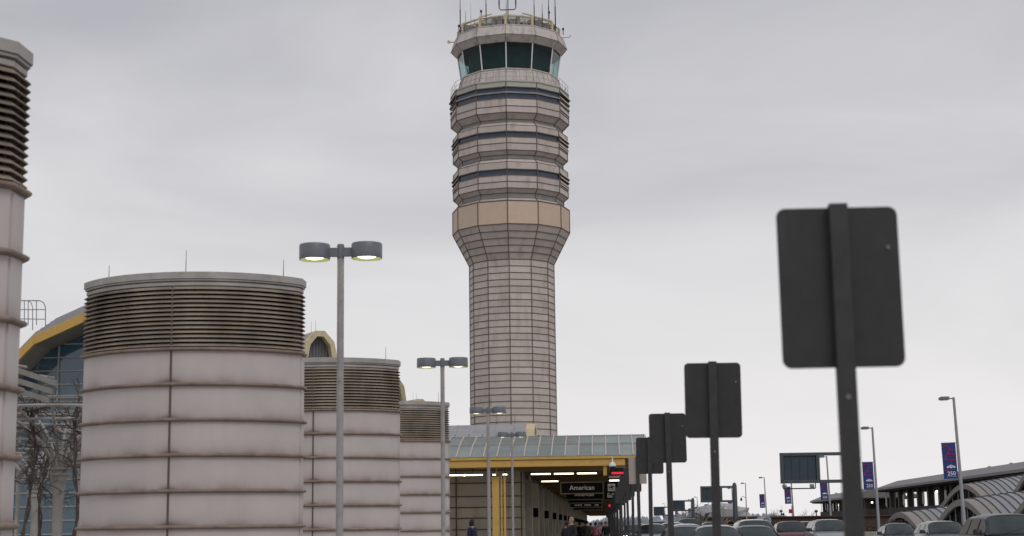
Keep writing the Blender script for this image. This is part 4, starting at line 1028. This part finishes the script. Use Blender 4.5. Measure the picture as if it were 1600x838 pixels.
for z in (.6, 1.3, 2.0, 2.7, zb_-.1): b.b2((c.x-6.2, 299.5, z-.09), (c.x+6.4, 299.8, z+.09))
b.build('frame', mat('brown_frame', (.20, .13, .07), .8), hl, world=True)
b = MB(); b.b2((c.x-6, 300.5, 0), (c.x+6.2, 316, zb_)); b.build('wall', 'metrodark', hl, world=True)
# bare trees near the domed building
def bare_tree(label, px, ytop, Y, seed):
    rn = random.Random(seed); c = at(px, 838, Y); H = at(px, ytop, Y).z
    t = empty('bare_tree', (c.x, Y, RZ), label, 'tree', 'bare trees in the distance')
    b = MB(); b.path([(0, 0, 0), (.1, 0, H*.25), (0, .1, H*.45)], [.2, .16, .12], 7); b.build('trunk', 'bark', t)
    b = MB()
    def grow(p, d, L_, r, dep):
        pts = [p]; rs = [r]; n = 4
        for i in range(n):
            d = (d+Vector((rn.gauss(0, .18), rn.gauss(0, .18), rn.gauss(0, .1)+.05))).normalized(); p = p+d*L_/n; pts.append(p); rs.append(max(.012, r*(1-.6*(i+1)/n)))
            if dep < 3 and i > 0: grow(p, (d+Vector((rn.gauss(0, .6), rn.gauss(0, .6), rn.gauss(0, .3)))).normalized(), L_*rn.uniform(.5, .75), rs[-1]*.7, dep+1)
        b.path(pts, rs, 3)
    for k in range(7):
        a = k*math.tau/7; grow(Vector((0, 0, H*(.22+.03*k))), Vector((math.cos(a)*.6, math.sin(a)*.6, 1)).normalized(), H*.5, .09, 0)
    b.build('crown', mat('pale_bark', (.30, .28, .27), .9), t)
bare_tree('bare pale tree just right of the second sign post', 1130, 793, 270, 3)
bare_tree('bare pale tree left of the second sign post', 1097, 793, 290, 4)
bare_tree('small bare tree beyond the low brown wall, left of the big gantry', 1212, 800, 330, 6)
bare_tree('small bare tree under the floodlights of the big gantry', 1262, 803, 330, 8)
bare_tree('low bare tree beside the third gantry panel', 1074, 800, 300, 11)
# small distant poles and red sign
for i, (px, yt, Y, lab) in enumerate(((1222, 797, 300, 'short dark distant pole left of the small red sign'), (1225, 802, 320, 'shortest distant pole behind the low brown wall'), (1277, 797, 280, 'reddish distant pole right of the big gantry floodlight'))):
    c = at(px, 838, Y); H = at(px, yt, Y).z; b = MB(); b.lathe((0, 0, 0), [(.12, 0), (.1, H-.4), (.28, H-.38), (.28, H-.1), (.08, H)], 8); o = b.build('distant_pole', 'brick' if i == 2 else 'signdark'); o.location = (c.x, Y, 0); tag(o, lab, 'pole', 'distant poles')
t = empty('red_sign', (at(1239, 838, 160).x, 160, 0), 'small red square sign on a pole above the low brown wall', 'sign')
b = MB(); b.tube((0, 0, 0), (0, 0, 3.2), .04); b.build('pole', 'steel', t); A_ = at(1239, 799, 160); b = MB(); b.b2((-.32, -.06, A_.z-.2), (.05, -.04, A_.z+.2)); b.build('panel', 'red', t)
# far treeline and ground hills
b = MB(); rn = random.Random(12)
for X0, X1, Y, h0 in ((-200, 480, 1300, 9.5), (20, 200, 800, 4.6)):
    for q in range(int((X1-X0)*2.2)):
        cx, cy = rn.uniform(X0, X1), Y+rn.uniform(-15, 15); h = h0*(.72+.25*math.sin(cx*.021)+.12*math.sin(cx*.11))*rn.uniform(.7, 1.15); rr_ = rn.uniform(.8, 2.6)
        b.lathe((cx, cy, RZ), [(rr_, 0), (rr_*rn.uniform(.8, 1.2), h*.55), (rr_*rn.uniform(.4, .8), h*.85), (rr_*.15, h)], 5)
tag(b.build('distant_wood', 'wood'), 'line of distant trees on the horizon, haze put into their pale colour', 'woodland', kind='stuff')

# ---------------------------------------------------------------- vehicles
def make_car(W_, Ln, H, paint, style='suv', lit=False, rails=False, win='carglass'):
    """front faces -Y, origin on the road under the centre"""
    t = empty('x', (0, 0, 0), 'x', 'car')
    t.name = {'suv': 'parked_car', 'sedan': 'parked_car', 'pickup': 'pickup_truck'}[style]; t.name = 'car' if style != 'pickup' else 'pickup_truck'
    bel = H*.68 if style != 'sedan' else H*.65; hood = bel-.08*(1 if style != 'pickup' else .3)
    h2 = Ln/2; w = W_/2
    st = [(-h2, .78, .42, hood*.62), (-h2+.06, .9, .28, hood*.82), (-h2+.28, .97, .2, hood*.93), (-h2+.8, 1, .2, hood*.98), (-h2*.45, 1, .2, bel), (0, 1, .2, bel), (h2*.6, 1, .2, bel), (h2-.3, .98, .22, bel*.98), (h2-.06, .93, .28, bel*.9), (h2, .85, .45, bel*.7)]
    b = MB(); rings = []
    for y, k, zl, zt_ in st:
        ww = w*k; pr_ = [(0, zl), (ww*.82, zl), (ww*.97, zl+.12), (ww, zl+(zt_-zl)*.55), (ww*.975, zt_-.10), (ww*.93, zt_-.025), (ww*.8, zt_+.0), (ww*.4, zt_+.022), (0, zt_+.03)]
        rings.append([Vector((x, y, z)) for x, z in pr_]+[Vector((-x, y, z)) for x, z in reversed(pr_[1:-1])])
    b.loft(rings); body = b.build('body', paint, t, smooth=38)
    # greenhouse
    if style == 'suv': yA, yB, yC, yD = -h2*.50, -h2*.14, h2*.76, h2*.93
    elif style == 'pickup': yA, yB, yC, yD = -h2*.42, -h2*.14, h2*.30, h2*.36
    else: yA, yB, yC, yD = -h2*.46, -h2*.06, h2*.36, h2*.74
    wb, wr = w*.92, w*(.70 if style != 'sedan' else .64)
    def G(u, s, tt):   # u across -1..1 ; s 0..1 front(A-B)/1..2 roof(B-C)/2..3 rear
        if s <= 1: y = yA+(yB-yA)*s; z = bel+(H-bel)*s**.92; ww = wb+(wr-wb)*s; bow = .10*(1-s*.5)*(u*u)
        elif s <= 2: y = yB+(yC-yB)*(s-1); z = H+.035*math.sin(math.pi*(s-1)); ww = wr; bow = .05*(u*u)*(2-s)
        else: y = yC+(yD-yC)*(s-2); z = H+(bel-H)*(s-2)**1.1; ww = wr+(wb-wr)*(s-2); bow = -.05*u*u
        return Vector((ww*u, y+bow, z-(.03*u*u+.085*u**6)*min(1, s*1.3)*(1 if s < 2.6 else .3)))
    b = MB(); ss = [0, .25, .5, .75, .92, 1, 1.08, 1.25, 1.5, 1.75, 1.92, 2, 2.1, 2.4, 2.7, 3]; us = [-1, -.95, -.86, -.6, -.2, .2, .6, .86, .95, 1]
    b.loft([[G(u, s, 0) for u in us] for s in ss], closed=False)
    for sg in (-1, 1):
        e = [G(sg, s, 0) for s in ss]
        b.add(e, [tuple(range(len(e)))])
    b.build('cabin', paint, t, smooth=32)
    def winq(name, f0, pts, off):
        g = MB(); g.loft([[p+off for p in row] for row in pts], closed=False); return g.build(name, win, t, smooth=50)
    nrm = Vector((0, -(H-bel), (yB-yA))).normalized()*.008
    seal = MB(); so_ = Vector((0, -(H-bel), (yB-yA))).normalized()*.004; seal.loft([[G(u, s, 0)+so_ for u in (-.96, -.86, -.6, -.2, .2, .6, .86, .96)] for s in (.01, .3, .6, .97)], closed=False); seal.build('window_seal', 'trim', t, smooth=50)
    winq('windshield', 0, [[G(u, s, 0) for u in (-.91, -.8, -.6, -.2, .2, .6, .8, .91)] for s in (.05, .3, .6, .90)], nrm)
    nrm = Vector((0, (H-bel), (yD-yC))).normalized()*.012
    winq('rear_window', 0, [[G(u, s, 0) for u in (-.85, -.4, .4, .85)] for s in (2.1, 2.4, 2.8)], nrm)
    # side windows
    for sg in (-1, 1):
        edges = {'suv': (.10, .36, .40, .68, .71, .97), 'pickup': (.12, .52, .56, .95), 'sedan': (.12, .50, .54, .90)}[style]
        for i in range(0, len(edges), 2):
            g = MB()
            def SP(fy, ft):
                y = yA+(yD-yA)*fy; 
                # height available at this y
                if y < yB: top = (y-yA)/(yB-yA)
                elif y > yC: top = (yD-y)/(yD-yC)
                else: top = 1
                tt = .05+ft*(max(.08, top)*.86-.05) if top < 1 else .05+ft*.83
                return Vector((sg*((wb+(wr-wb)*tt)+.012), y, bel+(H-.05-bel)*tt))
            e0, e1 = edges[i], edges[i+1]; nn = 6
            g.loft([[SP(e0+(e1-e0)*k/nn, f) for f in (0, .5, 1)] for k in range(nn+1)], closed=False); g.build('side_window', win, t)
        m_ = MB(); c = Vector((sg*(w+.10), yA+.42, bel+.09)); m_.loft([[c+Vector((a*.12*k, d_, z*.085*k)) for a, z in ((-1, -.8), (1, -.9), (1.1, .5), (.5, 1), (-.8, .9))] for d_, k in ((-.07, .7), (-.04, 1), (.05, 1), (.07, .8))]); m_.box(c+Vector((-sg*.14, 0, -.05)), (.14, .06, .05)); m_.build('mirror', 'trim' if style != 'sedan' else paint, t, smooth=50)
        l = MB(); l.box((sg*w*.74, -h2+.10, hood*.76), (.34, .16, .14), sg*.35); l.build('headlight', 'headlit' if lit else 'headlight', t, bevel=.03)
        r = MB(); r.box((sg*w*.86, h2-.05, bel*.8), (.2, .1, .22), -sg*.2); r.build('tail_light', 'red', t)
        if rails:
            r = MB(); r.path([(sg*wr*.93, yB+.2, H-.02), (sg*wr*.93, yB+.32, H+.055), (sg*wr*.93, yC-.15, H+.06), (sg*wr*.93, yC-.02, H-.01)], .022, 6); r.build('roof_rail', 'trim', t, smooth=50)
        for yy in (-h2+.88, h2-.95):
            q = MB(); q.tube((sg*(w-.22), yy, .36), (sg*(w+.005), yy, .36), .36, n=24); wo = q.build('wheel', 'tyre', t, smooth=40)
            q = MB(); q.tube((sg*(w-.05), yy, .36), (sg*(w+.015), yy, .36), .22, n=18); q.build('rim', 'rim', wo, smooth=40)
    gq = MB(); gq.b2((-w*.52, -h2-.012, hood*.5), (w*.52, -h2+.12, hood*.82)); gr = gq.build('grille', 'trim', t, bevel=.03)
    gq = MB(); 
    for k in range(3): gq.b2((-w*.5, -h2-.02, hood*(.55+.09*k)), (w*.5, -h2-.008, hood*(.57+.09*k)))
    gq.build('grille_bars', 'rim', gr)
    gq = MB(); gq.b2((-w*.85, -h2+.0, .3), (w*.85, -h2+.14, .46)); gq.build('bumper', 'trim', t, bevel=.04)
    wp = MB()
    for x0_, x1_ in ((-.5, .1), (.15, .72)): wp.path([(x0_*w, yA-.02, bel+.035), (x1_*w, yA+.10*1, bel+.035+(H-bel)*.25)], .012, 4)
    wp.build('wiper', 'trim', t)
    if style == 'pickup':
        bd = MB(); bd.b2((-w*.85, yD+.05, bel-.35), (w*.85, h2-.15, bel+.035)); bd.build('load_bed', 'trim', t)
    return t
CG = 'traffic facing the camera on the terminal road'
def car(px, Y, W_, Ln, H, paint, style, label, rz=0, **k):
    o = make_car(W_, Ln, H, 'car_'+paint, style, **k); y0 = Y+Ln*.1
    o.location = (at(px, 820, Y).x, y0+Ln*.0, RZ); o.rotation_euler = (0, 0, R(rz)); o['label'] = label; o['group'] = CG; o['category'] = 'pickup' if style == 'pickup' else 'car'; return o
car(1584, 46, 2.02, 5.1, 1.79, 'dark', 'suv', 'big dark blue sport utility car cut off by the bottom right corner', lit=True)
car(1477, 70, 1.9, 4.7, 1.61, 'grey', 'suv', 'grey car before the biggest arched roof, left of the big dark one')
car(1406, 79, 1.88, 4.7, 1.53, 'dark', 'sedan', 'dark saloon car with lit headlamps before the lowest curved roof', lit=True)
car(1298, 80, 2.0, 5.4, 1.76, 'silver', 'suv', 'silver grey car directly left of the nearest sign post')
car(1237, 86, 1.98, 5.6, 1.70, 'maroon', 'pickup', 'dark red pickup between the white and the silver cars')
car(1180, 72, 1.95, 4.9, 1.78, 'white', 'suv', 'white car with roof rails, left of the dark red pickup', rails=True)
car(1121, 47, 1.84, 4.7, 1.57, 'silver', 'sedan', 'near silver saloon whose windscreen is crossed by the second sign post')
car(1071, 50, 1.84, 4.7, 1.56, 'slate', 'sedan', 'blue grey saloon left of the second sign post, lower half out of frame')
car(1180, 52, 1.86, 4.7, 1.54, 'slate', 'sedan', 'near grey saloon right of the second sign post, in front of the white car')
car(1073, 72, 1.85, 4.7, 1.62, 'white', 'suv', 'pale car roof directly behind the blue grey saloon')
car(1262, 118, 1.9, 4.8, 1.7, 'grey', 'suv', 'small grey car in the gap between the dark red pickup and the silver car')
car(1020, 92, 1.9, 4.8, 1.66, 'silver', 'suv', 'silver car with lit headlamps right of the third sign post', lit=True)
car(1032, 108, 1.9, 4.8, 1.84, 'slate', 'suv', 'taller grey car roof showing over the silver car with lit headlamps')
car(1078, 112, 1.95, 4.9, 2.0, 'black', 'suv', 'black car with high dark roof seen above the pale car', win='carglass')
car(1052, 95, 1.9, 4.8, 1.72, 'white', 'suv', 'white car between the second and third sign posts, partly hidden')
car(992, 120, 1.9, 4.8, 1.66, 'slate', 'suv', 'dim car seen between the far sign posts, one headlamp lit', lit=True)
car(1000, 150, 1.9, 4.8, 1.7, 'silver', 'suv', 'far silver car between the thin sign posts near the canopy')
car(1045, 170, 1.9, 4.8, 1.8, 'silver', 'suv', 'farthest pale car roof between the sign posts')
car(1112, 130, 1.9, 4.8, 1.75, 'grey', 'suv', 'grey car roof far behind the second sign post')

# ---------------------------------------------------------------- people
def skin_mesh(name, verts, edges, radii, mt, parent, root=0, sub=1):
    me = bpy.data.meshes.new(name); me.from_pydata([Vector(v) for v in verts], edges, []); me.materials.append(M[mt])
    o = bpy.data.objects.new(name, me); COL.objects.link(o); o.parent = parent
    sk = o.modifiers.new('skin', 'SKIN'); sk.use_smooth_shade = True
    for i, r in enumerate(radii):
        sv = me.skin_vertices[0].data[i]; sv.radius = r if isinstance(r, tuple) else (r, r); sv.use_root = (i == root)
    sbm = o.modifiers.new('subsurf', 'SUBSURF'); sbm.levels = sub; sbm.render_levels = sub
    return o
def person(px, Y, H, coat, legs, hair, label, rz=0, stride=.18, turn=0, group='people under the canopy'):
    k = H/1.78; c = at(px, 838, Y); t = empty('person', (c.x, Y, 0), label, 'person', group, rz=R(rz))
    S = lambda x, y, z: (x*k, y*k, z*k)
    V = [S(0, 0, .95), S(0, 0, 1.12), S(0, -.01, 1.32), S(0, 0, 1.46), S(0, -.01, 1.53), S(0, -.015, 1.63), S(0, -.01, 1.73)]
    Ed = [(i, i+1) for i in range(6)]; Rd = [.13*k, (.135*k, .1*k), (.16*k, .11*k), .075*k, .052*k, .092*k, .07*k]
    def add(p, r, par): V.append(p); Rd.append(r); Ed.append((par, len(V)-1)); return len(V)-1
    for s in (-1, 1):
        sh_ = add(S(s*.17, 0, 1.42), .062*k, 3); el_ = add(S(s*.235, .02, 1.14), .046*k, sh_); wr_ = add(S(s*.22, -.12-.05*s, .93), .032*k, el_); pm = add(S(s*.215, -.15-.05*s, .86), (.04*k, .022*k), wr_)
        for j, (dx, L_) in enumerate(((-.026, .065), (-.009, .08), (.009, .075), (.026, .06))): add(S(s*.213+dx, -.17-.05*s, .86-L_-.01), .010*k, pm)
        add(S(s*.18, -.19-.05*s, .845), .012*k, pm)
        hp = add(S(s*.09, 0, .88), .095*k, 0); kn = add(S(s*.10, -.04+s*stride*.4, .50), .06*k, hp); an = add(S(s*.10, s*stride, .09), .042*k, kn); add(S(s*.11, s*stride-.15, .045), .04*k, an)
    skin_mesh('body', V, Ed, Rd, 'skin', t)
    # coat
    Vc = [S(0, 0, .86), S(0, 0, 1.0), S(0, 0, 1.2), S(0, -.01, 1.34), S(0, 0, 1.47)]; Ec = [(0, 1), (1, 2), (2, 3), (3, 4)]; Rc = [(.19*k, .155*k), (.18*k, .15*k), (.18*k, .14*k), (.19*k, .135*k), (.085*k, .08*k)]
    for s in (-1, 1):
        a = len(Vc); Vc += [S(s*.185, 0, 1.415), S(s*.25, .02, 1.14), S(s*.23, -.11-.05*s, .94)]; Rc += [.085*k, .068*k, .05*k]; Ec += [(3, a), (a, a+1), (a+1, a+2)]
    skin_mesh('coat', Vc, Ec, Rc, coat, t)
    Vl = [S(0, 0, .93)]; El = []; Rl = [.14*k]
    for s in (-1, 1):
        a = len(Vl); Vl += [S(s*.09, 0, .85), S(s*.10, -.04+s*stride*.4, .50), S(s*.10, s*stride, .10)]; Rl += [.115*k, .08*k, .065*k]; El += [(0, a), (a, a+1), (a+1, a+2)]
    skin_mesh('trousers', Vl, El, Rl, legs, t)
    for s in (-1, 1):
        b = MB(); b.loft([[Vector(S(s*.105+u*.048*q, s*stride+yy, z)) for u, z in ((-1, .0), (1, .0), (1, .05*q+.02), (0, .09*q+.02), (-1, .05*q+.02))] for yy, q in ((.07, .8), (.0, 1), (-.12, .9), (-.20, .5))]); b.build('shoe', 'blackcoat', t, smooth=50)
    hr = MB(); hr.lathe(Vector(S(0, .012, 1.66)), [(.03*k, -.09*k), (.094*k, -.04*k), (.104*k, .03*k), (.085*k, .09*k), (.045*k, .122*k), (.004, .13*k)], 14)
    hr.v = [v if v.y > -.045*k or v.z > 1.70*k else Vector((v.x, -.045*k, v.z)) for v in hr.v]; hr.build('hair', hair, t, smooth=60)
    fc = MB()
    for s in (-1, 1): fc.lathe(Vector(S(s*.033, -.095, 1.645)), [(.002, -.01*k), (.012*k, 0), (.002, .01*k)], 8)
    fc.build('eye', 'blackcoat', t)
    fc = MB(); fc.loft([[Vector(S(u*.016*q, -.092-.022*q, z)) for u in (-1, 0, 1)]+[Vector(S(0, -.08, z))] for z, q in ((1.65, .4), (1.615, 1), (1.605, .7))]); fc.build('nose', 'skin', t, smooth=60)
    fc = MB(); fc.b2(S(-.025, -.106, 1.572), S(.025, -.095, 1.580)); fc.build('mouth', 'red', t)
    for s in (-1, 1): fc = MB(); fc.lathe(Vector(S(s*.094, .0, 1.635)), [(.004, -.03*k), (.018*k, -.01*k), (.02*k, .015*k), (.004, .03*k)], 8); fc.build('ear', 'skin', t, smooth=60)
    return t
pp0 = person(738, 66, 1.80, 'bluecoat', 'blackcoat', 'darkhair', 'person in a dark blue hooded coat standing alone before the beige wall', 60)
hd = MB(); hd.lathe((0, .02, 1.66), [(.07, -.15), (.115, -.06), (.12, .03), (.09, .10), (.004, .14)], 14); hd.build('hood', 'bluecoat', pp0, smooth=60)
pz = person(893, 66, 1.85, 'blackcoat', 'blackcoat', 'greyhair', 'person with bare balding head and black coat, largest figure in the crowd under the canopy', -50)
person(886, 70, 1.70, 'blackcoat', 'blackcoat', 'darkhair', 'person in black close to the wall, just left of the largest figure', 150)
person(906, 112, 1.74, 'blackcoat', 'blackcoat', 'darkhair', 'person in black right of the largest figure, walking away', 180)
person(916, 104, 1.78, 'olive', 'jeans', 'darkhair', 'person in an olive green coat and blue jeans, seen from behind', 180)
person(931, 100, 1.70, 'pink', 'jeans', 'darkhair', 'person in a pink top and blue jeans in the middle of the pavement', 170)
person(941, 112, 1.72, 'whitecoat', 'blackcoat', 'darkhair', 'person in a white top right of the pink one', 10)
person(923, 120, 1.70, 'greycoat', 'blackcoat', 'darkhair', 'person in dark grey between the olive and the pink figures', 180)
person(947, 104, 1.74, 'blackcoat', 'jeans', 'darkhair', 'person in black close to the far sign posts', 0)
person(937, 128, 1.76, 'blackcoat', 'blackcoat', 'greyhair', 'person in black seen far off between the pink and white figures', 0)
